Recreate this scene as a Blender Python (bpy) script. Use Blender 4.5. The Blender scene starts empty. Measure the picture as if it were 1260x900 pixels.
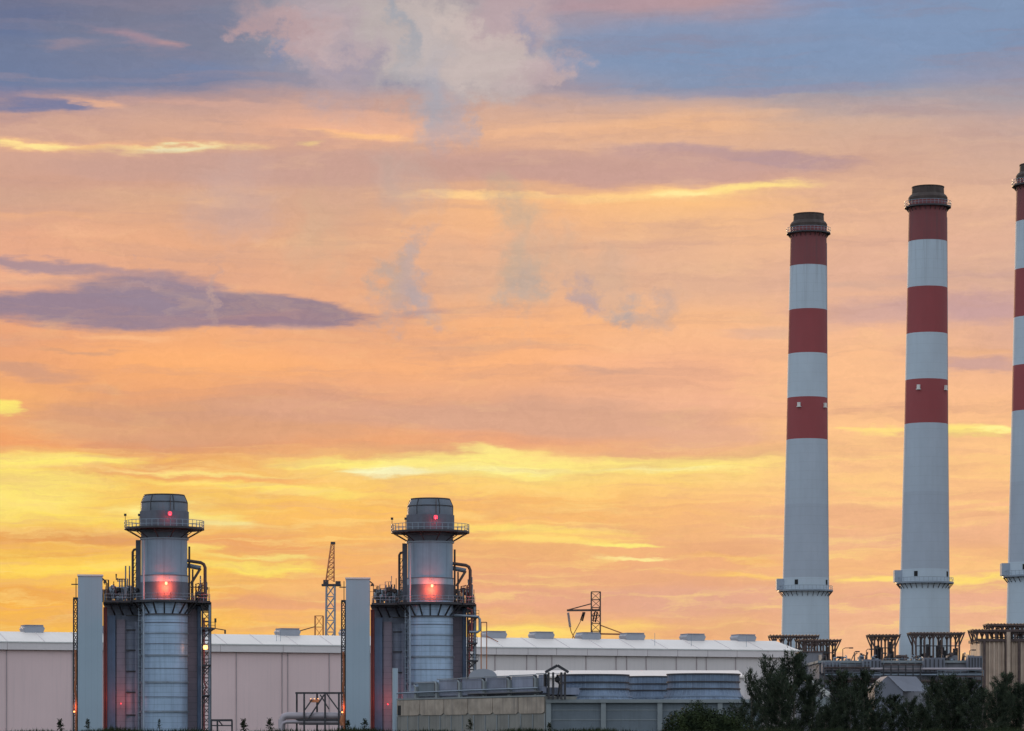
import bpy, math, random
import numpy as np
from mathutils import Vector, Matrix
R = math.radians
PI = math.pi
random.seed(7)
scene = bpy.context.scene
C = scene.collection

# ------------------------------------------------------------------ camera
F = 3977.0            # focal length in photo pixels (1260 wide photograph)
HY = 915.0            # horizon row of the photograph
EYE = 1.7
cam_d = bpy.data.cameras.new('camera')
cam = bpy.data.objects.new('camera', cam_d)
C.objects.link(cam)
cam.location = (0, 0, EYE)
cam.rotation_euler = (R(90), 0, 0)
cam_d.sensor_width = 36
cam_d.lens = 36 * F / 1260.0
cam_d.shift_y = (HY - 450.0) / 1260.0
cam_d.clip_start = 0.5
cam_d.clip_end = 20000
scene.camera = cam

scene.view_settings.view_transform = 'Standard'
scene.view_settings.look = 'None'
scene.view_settings.exposure = 0
scene.view_settings.gamma = 1
scene.render.film_transparent = False
scene.cycles.max_bounces = 3
scene.cycles.diffuse_bounces = 2
scene.cycles.use_denoising = True

def lin(c):
    return tuple(((x/255)/12.92 if x/255 <= 0.04045 else ((x/255+0.055)/1.055)**2.4) for x in c)

# ------------------------------------------------------------------ sky (world)
world = bpy.data.worlds.new("World")
scene.world = world
world.use_nodes = True
wt = world.node_tree
wt.nodes.clear()

class NT:
    """small helper writing node trees"""
    def __init__(s, nt): s.nt = nt
    def n(s, t, **kw):
        o = s.nt.nodes.new(t)
        for k, v in kw.items(): setattr(o, k, v)
        return o
    def l(s, a, b): s.nt.links.new(a, b)
    def put(s, sock, v):
        if hasattr(v, 'is_output'): s.l(v, sock)
        else: sock.default_value = v
    def math(s, op, a, b=0.0, c=None, clamp=False):
        o = s.n('ShaderNodeMath', operation=op, use_clamp=clamp)
        s.put(o.inputs[0], a); s.put(o.inputs[1], b)
        if c is not None: s.put(o.inputs[2], c)
        return o.outputs[0]
    def ramp(s, fac, stops, interp='LINEAR'):
        o = s.n('ShaderNodeValToRGB')
        cr = o.color_ramp; cr.interpolation = interp
        while len(cr.elements) > 1: cr.elements.remove(cr.elements[-1])
        cr.elements[0].position = stops[0][0]; cr.elements[0].color = (*stops[0][1], 1)
        for p, c in stops[1:]:
            e = cr.elements.new(p); e.color = (*c, 1)
        s.put(o.inputs[0], fac)
        return o.outputs[0]
    def mix(s, fac, a, b, blend='MIX'):
        o = s.n('ShaderNodeMix', data_type='RGBA', blend_type=blend)
        s.put(o.inputs[0], fac)
        s.put(o.inputs[6], a if hasattr(a, 'is_output') else (*a, 1))
        s.put(o.inputs[7], b if hasattr(b, 'is_output') else (*b, 1))
        return o.outputs[2]
    def maprange(s, v, a, b, c=0.0, d=1.0, interp='LINEAR', clamp=True):
        o = s.n('ShaderNodeMapRange', interpolation_type=interp, clamp=clamp)
        s.put(o.inputs[0], v); s.put(o.inputs[1], a); s.put(o.inputs[2], b)
        s.put(o.inputs[3], c); s.put(o.inputs[4], d)
        return o.outputs[0]
    def noise(s, vec, scale, detail=4, rough=0.5, out=0):
        o = s.n('ShaderNodeTexNoise')
        s.l(vec, o.inputs['Vector']); o.inputs['Scale'].default_value = scale
        o.inputs['Detail'].default_value = detail; o.inputs['Roughness'].default_value = rough
        return o.outputs[out]
    def comb(s, x, y, z=0.0):
        o = s.n('ShaderNodeCombineXYZ')
        s.put(o.inputs[0], x); s.put(o.inputs[1], y); s.put(o.inputs[2], z)
        return o.outputs[0]
    def vmath(s, op, a, b):
        o = s.n('ShaderNodeVectorMath', operation=op)
        s.put(o.inputs[0], a); s.put(o.inputs[1], b)
        return o.outputs[1] if op == 'LENGTH' else o.outputs[0]
    def mapping(s, v, loc=(0,0,0), scale=(1,1,1)):
        o = s.n('ShaderNodeMapping')
        s.l(v, o.inputs[0]); o.inputs['Location'].default_value = loc; o.inputs['Scale'].default_value = scale
        return o.outputs[0]

W = NT(wt)
tc = W.n('ShaderNodeTexCoord')
sx = W.n('ShaderNodeSeparateXYZ'); W.l(tc.outputs['Generated'], sx.inputs[0])
dx, dy, dz = sx.outputs
az = W.math('ARCTAN2', dx, dy)                       # azimuth from north (+Y), radians
hor = W.math('SQRT', W.math('ADD', W.math('MULTIPLY', dx, dx), W.math('MULTIPLY', dy, dy)))
tan_el = W.math('DIVIDE', dz, W.math('MAXIMUM', hor, 0.001))
# cloud-map coordinates: one unit = 1/F radian; U grows to the east, V grows downward
U = W.math('MULTIPLY_ADD', az, F, 630.0)
V = W.math('MULTIPLY_ADD', tan_el, -F, HY)
UV = W.comb(U, V)

def centred(fac_col):   # noise colour - 0.5
    return W.vmath('SUBTRACT', fac_col, (0.5, 0.5, 0.5))
n_big = centred(W.noise(W.mapping(UV, (3.1, 1.7, 0.3), (1/230, 1/55, 1)), 1.0, 4, 0.6, 1))
n_fine = centred(W.noise(W.mapping(UV, (8.2, 4.4, 0.9), (1/70, 1/16, 1)), 1.0, 4, 0.68, 1))
n_str = centred(W.noise(W.mapping(UV, (2.2, 6.4, 3.9), (1/55, 1/8, 1)), 1.0, 4, 0.65, 1))
W1 = W.vmath('ADD', UV, W.vmath('ADD', W.vmath('MULTIPLY', n_big, (170, 40, 0)), W.vmath('ADD', W.vmath('MULTIPLY', n_fine, (80, 17, 0)), W.vmath('MULTIPLY', n_str, (30, 5, 0)))))
n_puff = centred(W.noise(W.mapping(UV, (5.5, 9.1, 0.1), (1/95, 1/80, 1)), 1.0, 6, 0.66, 1))
W2 = W.vmath('ADD', UV, W.vmath('MULTIPLY', n_puff, (190, 170, 0)))
s1 = W.n('ShaderNodeSeparateXYZ'); W.l(W1, s1.inputs[0])
U1, V1 = s1.outputs[0], s1.outputs[1]
V1f = W.math('DIVIDE', V1, 900.0)

VS = [0, 60, 105, 125, 160, 200, 250, 300, 350, 400, 450, 500, 550, 580, 620, 660, 700, 740, 780, 860]
COLS = [
 (0,   [(112,116,142),(112,122,150),(112,126,158),(120,125,158),(200,158,145),(213,165,142),(210,165,142),(230,170,138),(235,172,140),(235,165,125),(235,165,120),(245,175,112),(240,160,105),(253,222,112),(255,222,108),(235,170,88),(253,208,90),(245,178,82),(250,190,78),(250,185,80)]),
 (210, [(122,122,142),(124,128,150),(118,128,158),(190,155,148),(214,168,145),(210,162,140),(218,170,140),(232,172,135),(225,168,138),(240,172,125),(250,175,115),(225,160,120),(222,155,115),(243,180,102),(250,205,100),(245,185,98),(252,202,90),(246,182,92),(250,192,85),(250,185,80)]),
 (420, [(150,152,166),(142,146,164),(150,146,162),(205,165,150),(238,178,145),(208,165,145),(214,168,142),(225,172,138),(232,172,135),(230,168,130),(246,176,125),(226,165,132),(238,168,118),(252,210,118),(250,192,100),(250,188,105),(245,180,108),(240,174,115),(250,190,105),(250,185,100)]),
 (630, [(165,152,162),(140,150,175),(160,152,166),(200,165,152),(235,182,145),(206,162,145),(245,186,135),(238,178,138),(235,178,138),(248,180,128),(250,180,128),(222,166,136),(238,168,125),(254,225,128),(250,190,110),(249,190,112),(240,175,122),(235,170,130),(254,202,105),(250,190,100)]),
 (840, [(178,150,155),(130,150,180),(135,148,175),(195,165,155),(235,182,142),(208,168,150),(250,192,132),(230,180,148),(226,178,148),(246,186,138),(246,182,142),(240,180,145),(234,174,132),(254,218,122),(250,190,120),(243,182,125),(240,176,126),(230,170,135),(240,178,124),(240,178,124)]),
 (1050,[(126,150,186),(128,150,182),(135,150,178),(165,158,165),(208,172,152),(216,172,148),(232,182,148),(228,178,150),(225,176,150),(240,184,148),(250,190,142),(250,190,142),(252,196,138),(252,196,138),(250,190,138),(242,182,136),(246,188,128),(236,176,142),(242,186,142),(242,186,142)]),
 (1260,[(130,150,180),(125,146,178),(150,150,170),(168,158,164),(190,163,158),(208,170,152),(225,180,152),(225,178,152),(215,172,152),(220,172,150),(236,180,145),(250,190,142),(252,196,138),(252,196,135),(250,190,138),(244,184,138),(248,190,128),(236,176,145),(242,186,142),(242,186,142)]),
]
sky = None
prev_u = None
for u0, cols in COLS:
    r = W.ramp(V1f, [(v/900.0, lin(c)) for v, c in zip(VS, cols)])
    if sky is None: sky = r
    else: sky = W.mix(W.maprange(U1, prev_u, u0, interp='SMOOTHSTEP'), sky, r)
    prev_u = u0

def blob(W, sky, cx, cy, rx, ry, ang, col, alpha, src, hard=0.0):
    """one cloud: an ellipse of the cloud map, its edge broken up by the noise-warped coordinates"""
    a = R(ang)
    m = W.n('ShaderNodeMapping', vector_type='TEXTURE')
    # the vanishing term only makes Cycles evaluate the clouds one after another (its node stack is small)
    o = W.n('ShaderNodeVectorMath', operation='MULTIPLY_ADD')
    W.l(sky, o.inputs[0]); o.inputs[1].default_value = (1e-6, 1e-6, 0); W.l(src, o.inputs[2])
    W.l(o.outputs[0], m.inputs[0])
    m.inputs['Location'].default_value = (cx, cy, 0)
    m.inputs['Rotation'].default_value = (0, 0, a)
    m.inputs['Scale'].default_value = (rx, ry, 1)
    d = W.vmath('LENGTH', m.outputs[0], (0, 0, 0))
    f = W.maprange(d, hard, 1.0, alpha, 0.0, 'SMOOTHSTEP')
    return W.mix(f, sky, lin(col))

DK = (150,130,146)
BLOBS = [
 # upper left blue-grey deck and its pink lower rags
 (60,140,130,14,-5,(118,124,158),.9,0,.4), (150,55,70,16,14,(170,140,150),.7,0,0), (185,60,30,10,5,(185,148,150),.7,0,0),
 (75,66,60,9,-3,(155,138,150),.6,0,0), (130,100,260,5,0,(138,136,160),.5,0,0), (250,88,120,14,0,(118,134,168),.6,0,0),
 (30,30,80,22,0,(104,114,146),.7,0,0), (260,30,120,26,0,(118,126,152),.6,0,0), (0,50,60,20,0,(100,116,152),.6,0,0),
 (130,133,50,9,8,(232,178,145),.9,0,.2), (270,130,110,7,0,(212,168,152),.6,0,.2),
 # right blue deck
 (760,4,150,14,0,(178,150,158),.8,0,.2), (900,60,300,50,0,(128,148,180),.7,0,.3), (1150,50,240,60,0,(130,150,182),.6,0,.2),
 (960,112,200,10,-1,(144,146,170),.8,0,.2),(1180,100,120,14,0,(150,150,172),.5,0,0),
 (1120,135,160,22,0,(180,158,160),.55,0,0),
 # bright gilt edges under the decks
 (45,189,100,10,0,(255,196,135),.8,0,.1), (45,189,80,6,0,(255,228,150),1,0,.2), (190,188,175,14,-4,(252,190,140),.8,0,.1), (210,187,130,7,-4,(255,226,150),1,0,.25), (120,192,60,7,0,(255,205,130),.7,0,.1),
 (375,176,24,5,-4,(255,215,140),.9,0,.1), (440,166,100,9,2,(255,196,140),.9,0,.2),(230,185,70,5,-5,(255,250,195),1,0,.2),
 (150,128,180,10,0,(225,172,148),.4,0,0), (250,250,60,8,-4,(240,185,140),.7,0,0), (60,275,160,7,0,(242,180,135),.6,0,0),
 (600,238,150,7,1,(255,208,145),.9,0,.2), (800,240,200,12,-1,(255,206,140),1,0,.2), (900,232,130,9,-3,(255,222,140),1,0,.2), (830,240,60,6,0,(255,236,160),.9,0,.1),
 (860,150,160,18,0,(238,184,142),.5,0,.1), (780,212,290,20,1,(203,158,146),.9,0,.4), (890,196,190,16,5,(190,155,152),1,0,.45), (610,207,220,22,0,(204,160,146),.85,0,.4),
 (420,205,230,24,0,(206,163,148),.85,0,.3), (120,225,220,22,0,(208,160,140),.7,0,.3), (300,312,200,14,0,(226,172,140),.5,0,.1), (700,300,120,30,0,(225,176,142),.5,0,0), (930,300,150,50,0,(252,194,140),.35,0,0),
 (330,206,420,27,0,(202,160,146),.8,0,.5), (760,203,330,24,1,(202,160,148),.75,0,.45), (960,200,110,10,5,(186,152,152),.9,0,.4),
 # violet bar on the left
 (130,386,250,27,0,DK,.97,0,.55), (190,368,120,34,4,(152,133,148),.95,0,.5), (340,385,125,24,1,(152,130,142),.97,0,.6), (70,332,140,10,5,(164,140,150),.85,0,.3),
 (40,350,110,10,2,(238,176,142),.9,0,.2), (300,392,150,14,0,(160,128,140),.6,0,.1), (510,378,70,8,-3,(196,150,138),.8,0,.2), (360,404,100,8,-2,(206,160,145),.6,0,.1),
 (160,417,90,6,0,(250,186,135),.8,0,.1), (120,440,90,4,0,(215,160,125),.8,0,.1), (40,465,100,11,2,(208,155,128),.8,0,.2), (290,450,180,24,0,(252,178,118),.6,0,.1),
 (5,511,34,9,0,(255,235,115),1,0,.3), (240,522,300,36,0,(220,162,124),.9,0,.5), (440,510,220,24,0,(222,166,136),.85,0,.4), (680,518,280,28,1,(220,168,140),.9,0,.45), (870,535,140,16,2,(226,172,142),.7,0,.3),
 # glow band near the horizon
 (60,572,150,14,0,(255,232,120),1,0,.25), (30,612,170,46,-2,(255,230,120),.9,0,.3), (170,584,150,9,2,(244,172,100),.9,0,.2), (300,590,140,8,3,(246,176,108),.8,0,.2),
 (330,602,240,7,3,(255,226,115),.9,0,.2), (210,565,40,8,0,(250,195,100),.6,0,0), (420,574,140,9,2,(255,234,125),1,0,.2), (480,582,80,12,0,(255,250,160),1,0,.35),
 (600,575,220,20,0,(255,235,135),1,0,.4), (580,557,60,8,5,(255,238,140),.8,0,.2), (820,572,180,17,0,(255,230,130),1,0,.35), (720,550,80,6,0,(240,178,125),.7,0,.1),
 (640,615,200,12,0,(250,188,110),.8,0,.2), (420,625,200,10,1,(251,192,98),.8,0,.2), (150,640,160,12,2,(255,226,100),.8,0,.2),
 (120,663,220,12,3,(228,160,92),.9,0,.3), (60,683,90,6,-3,(236,172,88),.7,0,.1), (320,672,120,18,3,(238,168,104),.95,0,.3), (250,638,90,9,2,(255,236,130),.9,0,.2),
 (330,702,120,9,2,(255,226,105),1,0,.3), (300,718,100,4,0,(238,180,90),.7,0,.1), (250,680,40,12,0,(255,226,115),.8,0,.1), (90,705,120,9,-2,(255,220,95),.9,0,.2),
 (60,735,140,12,2,(236,168,86),.8,0,.3), (340,745,150,16,0,(236,168,118),.8,0,.3), (650,650,170,8,3,(255,222,115),.9,0,.2), (760,672,90,5,3,(255,238,125),1,0,.2),
 (700,664,120,8,2,(255,220,115),.8,0,.2), (700,632,160,9,2,(246,184,112),.7,0,.1), (720,712,220,18,0,(234,172,128),.7,0,.3), (900,690,90,7,3,(250,192,112),.8,0,.1),
 (900,710,120,6,2,(253,200,110),.8,0,.1), (640,772,110,10,1,(255,220,110),1,0,.3), (760,770,120,14,0,(252,205,112),.7,0,.2), (850,750,160,20,0,(230,172,138),.7,0,.2),
 (480,585,85,8,0,(255,252,196),.9,0,.3), (610,580,150,7,0,(255,246,165),.7,0,.1), (830,578,120,6,0,(255,244,165),.7,0,.1), (770,689,60,4,3,(255,240,160),.9,0,.1),
 (210,628,70,10,0,(255,244,150),.8,0,.1), (285,644,60,6,2,(255,246,160),.8,0,.1), (230,585,160,5,1,(255,240,140),.7,0,.1),
 (820,738,230,24,0,(228,170,144),.7,0,.2), (1120,668,220,20,0,(238,180,142),.6,0,.2), (640,738,150,18,0,(232,168,136),.6,0,.2), (1090,620,140,9,0,(255,208,140),.6,0,.1), (330,690,90,5,3,(255,240,130),.7,0,.1),
 # right hand field
 (1080,534,60,7,0,(255,226,130),.8,0,.2), (1190,534,90,10,0,(255,228,130),1,0,.3), (1225,533,45,7,0,(255,240,150),1,0,.2), (1110,390,200,24,0,(206,165,156),.8,0,.35),
 (960,412,90,10,-3,(214,172,152),.6,0,.1), (1200,384,140,26,0,(200,160,158),.8,0,.35), (1180,346,120,7,0,(206,166,156),.6,0,.2), (1210,454,90,12,0,(205,162,152),.9,0,.3),
 (1060,355,90,8,0,(212,172,152),.6,0,.1), (1210,438,80,6,0,(252,190,135),.6,0,.1), (1080,716,90,6,-1,(255,222,120),.9,0,.2), (1200,716,110,7,0,(255,220,118),1,0,.2),
 (1120,735,140,10,0,(232,172,142),.6,0,.2), (1000,610,300,20,0,(253,198,130),.4,0,.1), (760,460,90,7,4,(220,170,142),.7,0,.1), (620,428,200,7,0,(224,172,136),.5,0,.1),
 (1080,590,160,14,0,(255,205,132),.5,0,0),
]
# drifting steam: soft pale billows, warped by the rounder noise
STEAM = [
 (470,10,190,90,0,(170,160,164),.9,.1), (520,60,190,75,10,(188,176,174),.95,.35), (585,75,110,60,20,(194,180,177),.95,.35), (400,65,100,60,60,(180,163,170),.9,.25),
 (625,25,70,50,0,(186,164,168),.9,.3), (350,45,80,28,30,(186,158,160),.8,.1), (305,44,34,18,20,(192,160,160),.7,0), (668,95,60,34,-10,(188,166,170),.9,.2), (700,100,24,14,0,(192,170,170),.8,0),
 (490,30,20,120,-6,(150,160,174),.6,0), (540,120,44,80,-10,(170,168,178),.85,.1), (560,170,24,55,0,(190,168,168),.7,0), (430,95,55,22,0,(148,144,165),.6,0), (340,70,20,24,0,(128,138,168),.6,0),
 (640,50,22,30,0,(140,146,172),.6,0), (575,40,70,22,20,(206,190,184),.7,0), (600,95,80,40,-5,(200,184,180),.7,.1), (520,70,40,60,20,(196,184,182),.6,0), (400,60,60,24,50,(196,174,174),.6,0),
 (492,320,24,60,32,(176,166,168),.8,.1), (512,366,58,30,24,(168,162,170),.85,.15), (540,330,120,60,0,(228,178,146),.4,0), (660,330,140,80,0,(218,178,152),.45,0), (478,380,50,26,0,(184,162,158),.7,0), (464,348,24,40,0,(190,166,152),.6,0),
 (635,325,34,60,10,(200,174,152),.75,0), (645,362,28,40,10,(188,170,158),.75,0), (706,364,22,34,-25,(182,160,162),.85,0), (758,375,40,24,0,(176,164,162),.85,0),
 (800,378,60,26,0,(196,168,156),.7,0), (730,340,70,40,0,(208,174,152),.5,0), (690,300,50,40,20,(212,176,150),.5,0), (622,262,40,44,30,(200,174,150),.75,0), (290,240,70,70,0,(204,170,160),.6,0), (400,290,44,80,20,(212,176,146),.5,0),
 (258,375,10,60,8,(190,158,150),.7,0), (182,345,36,12,0,(182,152,152),.7,0), (495,215,60,44,0,(198,170,158),.65,0),
]
# fine horizontal striation and mottling of the cloud deck
g1 = W.noise(W.mapping(W1, (1.3, 2.2, 4.0), (1/260, 1/24, 1)), 1.0, 5, 0.6)
g2 = W.noise(W.mapping(W1, (7.3, 5.2, 2.0), (1/130, 1/40, 1)), 1.0, 5, 0.62)
g3 = W.noise(W.mapping(W1, (4.3, 9.2, 1.0), (1/170, 1/12, 1)), 1.0, 4, 0.62)
low = W.maprange(V, 530, 570, 0, 1, 'SMOOTHSTEP')
G1F = W.math('MAXIMUM', W.maprange(g1, 0.5, 0.72, 0, 0.5), W.math('MULTIPLY', low, W.maprange(g3, 0.5, 0.66, 0, 0.34)))
G2F = W.math('MULTIPLY', W.maprange(V, 110, 150, 0.15, 1), W.math('MAXIMUM', W.maprange(g2, 0.53, 0.75, 0, 0.25), W.math('MULTIPLY', low, W.maprange(g3, 0.48, 0.34, 0, 0.42)))); g4 = W.noise(W.mapping(W2, (0.7, 3.3, 5.0), (1/26, 1/11, 1)), 1.0, 4, 0.6)
GV = W.math('ADD', W.maprange(g1, 0.25, 0.75, 1.05, 0.95), W.maprange(g4, 0.3, 0.7, -0.035, 0.035))
# the cloud list is evaluated tile by tile (a zero mix of shaders is skipped), which only saves time
WARM_DK = [(150,140,158),(204,162,148),(206,162,146),(214,160,134),(230,166,128)]
WARM_LT = [(205,170,160),(255,208,160),(255,206,150),(255,208,140),(255,220,132)]
VT = [60, 200, 360, 520, 680]
DARK = W.ramp(V1f, [(v/900, lin(c)) for v, c in zip(VT, WARM_DK)]); LIGHT = W.ramp(V1f, [(v/900, lin(c)) for v, c in zip(VT, WARM_LT)])
def cell(u0, u1, v0, v1, i):
    gt = bpy.data.node_groups.new('cloud_tile', 'ShaderNodeTree'); w = NT(gt)
    for nm, ty in (('base', 'Color'), ('w1', 'Vector'), ('w2', 'Vector'), ('g1', 'Float'), ('g2', 'Float'), ('gv', 'Float'), ('dark', 'Color'), ('light', 'Color')):
        gt.interface.new_socket(nm, in_out='INPUT', socket_type='NodeSocket'+ty)
    gt.interface.new_socket('shader', in_out='OUTPUT', socket_type='NodeSocketShader')
    gi = w.n('NodeGroupInput').outputs
    c = gi[0]
    for lst, src, mu, mv in ((BLOBS, gi[1], 110, 30), (STEAM, gi[2], 95, 85)):
        if lst is STEAM:
            c = w.mix(gi[3], c, gi[6]); c = w.mix(gi[4], c, gi[7])
        for b in lst:
            k = 1.0 if lst is BLOBS else 1.15
            a_ = R(b[4]); ex = k*(b[2]*abs(math.cos(a_)) + b[3]*abs(math.sin(a_))) + mu; ey = k*(b[3]*abs(math.cos(a_)) + b[2]*abs(math.sin(a_))) + mv
            if b[0]+ex < u0 or b[0]-ex > u1 or b[1]+ey < v0 or b[1]-ey > v1: continue
            c = blob(w, c, b[0], b[1], b[2]*k, b[3]*k, b[4], b[5], b[6], src, b[8] if lst is BLOBS else b[7])
    o = w.n('ShaderNodeVectorMath', operation='SCALE'); w.l(c, o.inputs[0]); w.l(gi[5], o.inputs[3])
    g_ = w.n('ShaderNodeBackground'); w.l(o.outputs[0], g_.inputs[0])
    w.l(g_.outputs[0], w.n('NodeGroupOutput').inputs[0])
    n_ = W.n('ShaderNodeGroup'); n_.node_tree = gt
    for k, v in enumerate((sky, W1, W2, G1F, G2F, GV, DARK, LIGHT)): W.l(v, n_.inputs[k])
    return n_.outputs[0]
def mixsh(f, a, b):
    m = W.n('ShaderNodeMixShader'); W.l(f, m.inputs[0]); W.l(a, m.inputs[1]); W.l(b, m.inputs[2]); return m.outputs[0]
UC = [-1e5, 420, 840, 1e5]; VC = [-1e5, 150, 290, 440, 600, 1e5]
rows = []
for i in range(len(VC)-1):
    row = cell(UC[0], UC[1], VC[i], VC[i+1], i)
    for j in range(1, len(UC)-1):
        row = mixsh(W.math('GREATER_THAN', U, UC[j]), row, cell(UC[j], UC[j+1], VC[i], VC[i+1], i))
    rows.append(row)
def tree(rs, vs):      # binary tree over the rows
    if len(rs) == 1: return rs[0]
    h = len(rs)//2
    return mixsh(W.math('GREATER_THAN', V, vs[h]), tree(rs[:h], vs[:h+1]), tree(rs[h:], vs[h:]))
front = tree(rows, VC)
# the rest of the dome: dusk blue-grey opposite the sunset and overhead
nish = W.n('ShaderNodeTexSky', sky_type='NISHITA'); nish.sun_disc = False
nish.sun_elevation = R(4); nish.sun_rotation = R(-14)
nsc = W.n('ShaderNodeVectorMath', operation='SCALE'); W.l(nish.outputs[0], nsc.inputs[0]); nsc.inputs[3].default_value = 0.05
cloud_n = W.noise(tc.outputs['Generated'], 4.0, 5, 0.55)
rear = W.mix(W.maprange(cloud_n, 0.35, 0.65), (0.64, 0.77, 0.90), (0.78, 0.83, 0.90))
rear = W.mix(1.0, rear, nsc.outputs[0], 'ADD')
front_f = W.math('MULTIPLY', W.maprange(W.math('ABSOLUTE', az), 0.5, 1.5, 1, 0, 'SMOOTHSTEP'),
                 W.maprange(tan_el, 0.26, 0.6, 1, 0, 'SMOOTHSTEP'))
bg_rear = W.n('ShaderNodeBackground'); W.l(rear, bg_rear.inputs[0])
wo = W.n('ShaderNodeOutputWorld'); W.l(mixsh(front_f, bg_rear.outputs[0], front), wo.inputs[0])
world.cycles.sampling_method = 'MANUAL'; world.cycles.sample_map_resolution = 512

# sun: behind thin cloud, low in the sky ahead and to the left
sun_d = bpy.data.lights.new('sun', 'SUN'); sun_d.energy = 1.8; sun_d.angle = R(12); sun_d.color = (1.0, 0.66, 0.36)
sun = bpy.data.objects.new('sun', sun_d); C.objects.link(sun)
s_el, s_az = R(7), R(-14)
sd = Vector((math.sin(s_az)*math.cos(s_el), math.cos(s_az)*math.cos(s_el), math.sin(s_el)))
sun.rotation_euler = sd.to_track_quat('Z', 'Y').to_euler()

# ------------------------------------------------------------------ materials
def mat(name, col, rough=0.6, metal=0.0, var=0.12, vs=0.3, streak=0.0, grime=None, bump=0.0, bscale=3.0, seams=None, spec=None):
    m = bpy.data.materials.new(name); m.use_nodes = True
    nt = NT(m.node_tree); p = m.node_tree.nodes['Principled BSDF']
    tcn = nt.n('ShaderNodeTexCoord'); ob = tcn.outputs['Object']
    f = nt.maprange(nt.noise(ob, vs, 6, 0.6), 0.3, 0.7, 1-var, 1+var)
    v = nt.n('ShaderNodeVectorMath', operation='SCALE')
    base = col if hasattr(col, 'is_output') else None
    v.inputs[0].default_value = col
    nt.l(f, v.inputs[3]); c = v.outputs[0]
    if streak:
        s = nt.noise(nt.mapping(ob, (0, 0, 0), (1.6, 1.6, 0.05)), 1.0, 6, 0.65)
        c = nt.mix(nt.maprange(s, 0.5, 0.72, 0, streak), c, grime or (0.10, 0.085, 0.075))
    if seams:   # real panel joints: (spacing z, spacing x, darkness)
        sz, sxx, dk = seams
        sp = nt.n('ShaderNodeSeparateXYZ'); nt.l(ob, sp.inputs[0])
        if sz:
            w = nt.math('LESS_THAN', nt.math('FRACT', nt.math('DIVIDE', sp.outputs[2], sz)), 0.07)
            c = nt.mix(nt.math('MULTIPLY', w, dk), c, (0.05, 0.05, 0.055))
        if sxx:
            w = nt.math('LESS_THAN', nt.math('FRACT', nt.math('DIVIDE', sp.outputs[0], sxx)), 0.06)
            c = nt.mix(nt.math('MULTIPLY', w, dk), c, (0.05, 0.05, 0.055))
    nt.l(c, p.inputs['Base Color'])
    p.inputs['Roughness'].default_value = rough; p.inputs['Metallic'].default_value = metal
    if spec is not None: p.inputs['Specular IOR Level'].default_value = spec
    if bump:
        b = nt.n('ShaderNodeBump'); b.inputs['Strength'].default_value = bump; b.inputs['Distance'].default_value = 0.05
        nt.l(nt.noise(ob, bscale, 6, 0.6), b.inputs['Height']); nt.l(b.outputs[0], p.inputs['Normal'])
    return m

def emis(name, col, s):
    m = bpy.data.materials.new(name); m.use_nodes = True
    p = m.node_tree.nodes['Principled BSDF']
    p.inputs['Base Color'].default_value = (*col, 1)
    p.inputs['Emission Color'].default_value = (*col, 1); p.inputs['Emission Strength'].default_value = s
    return m

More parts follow.
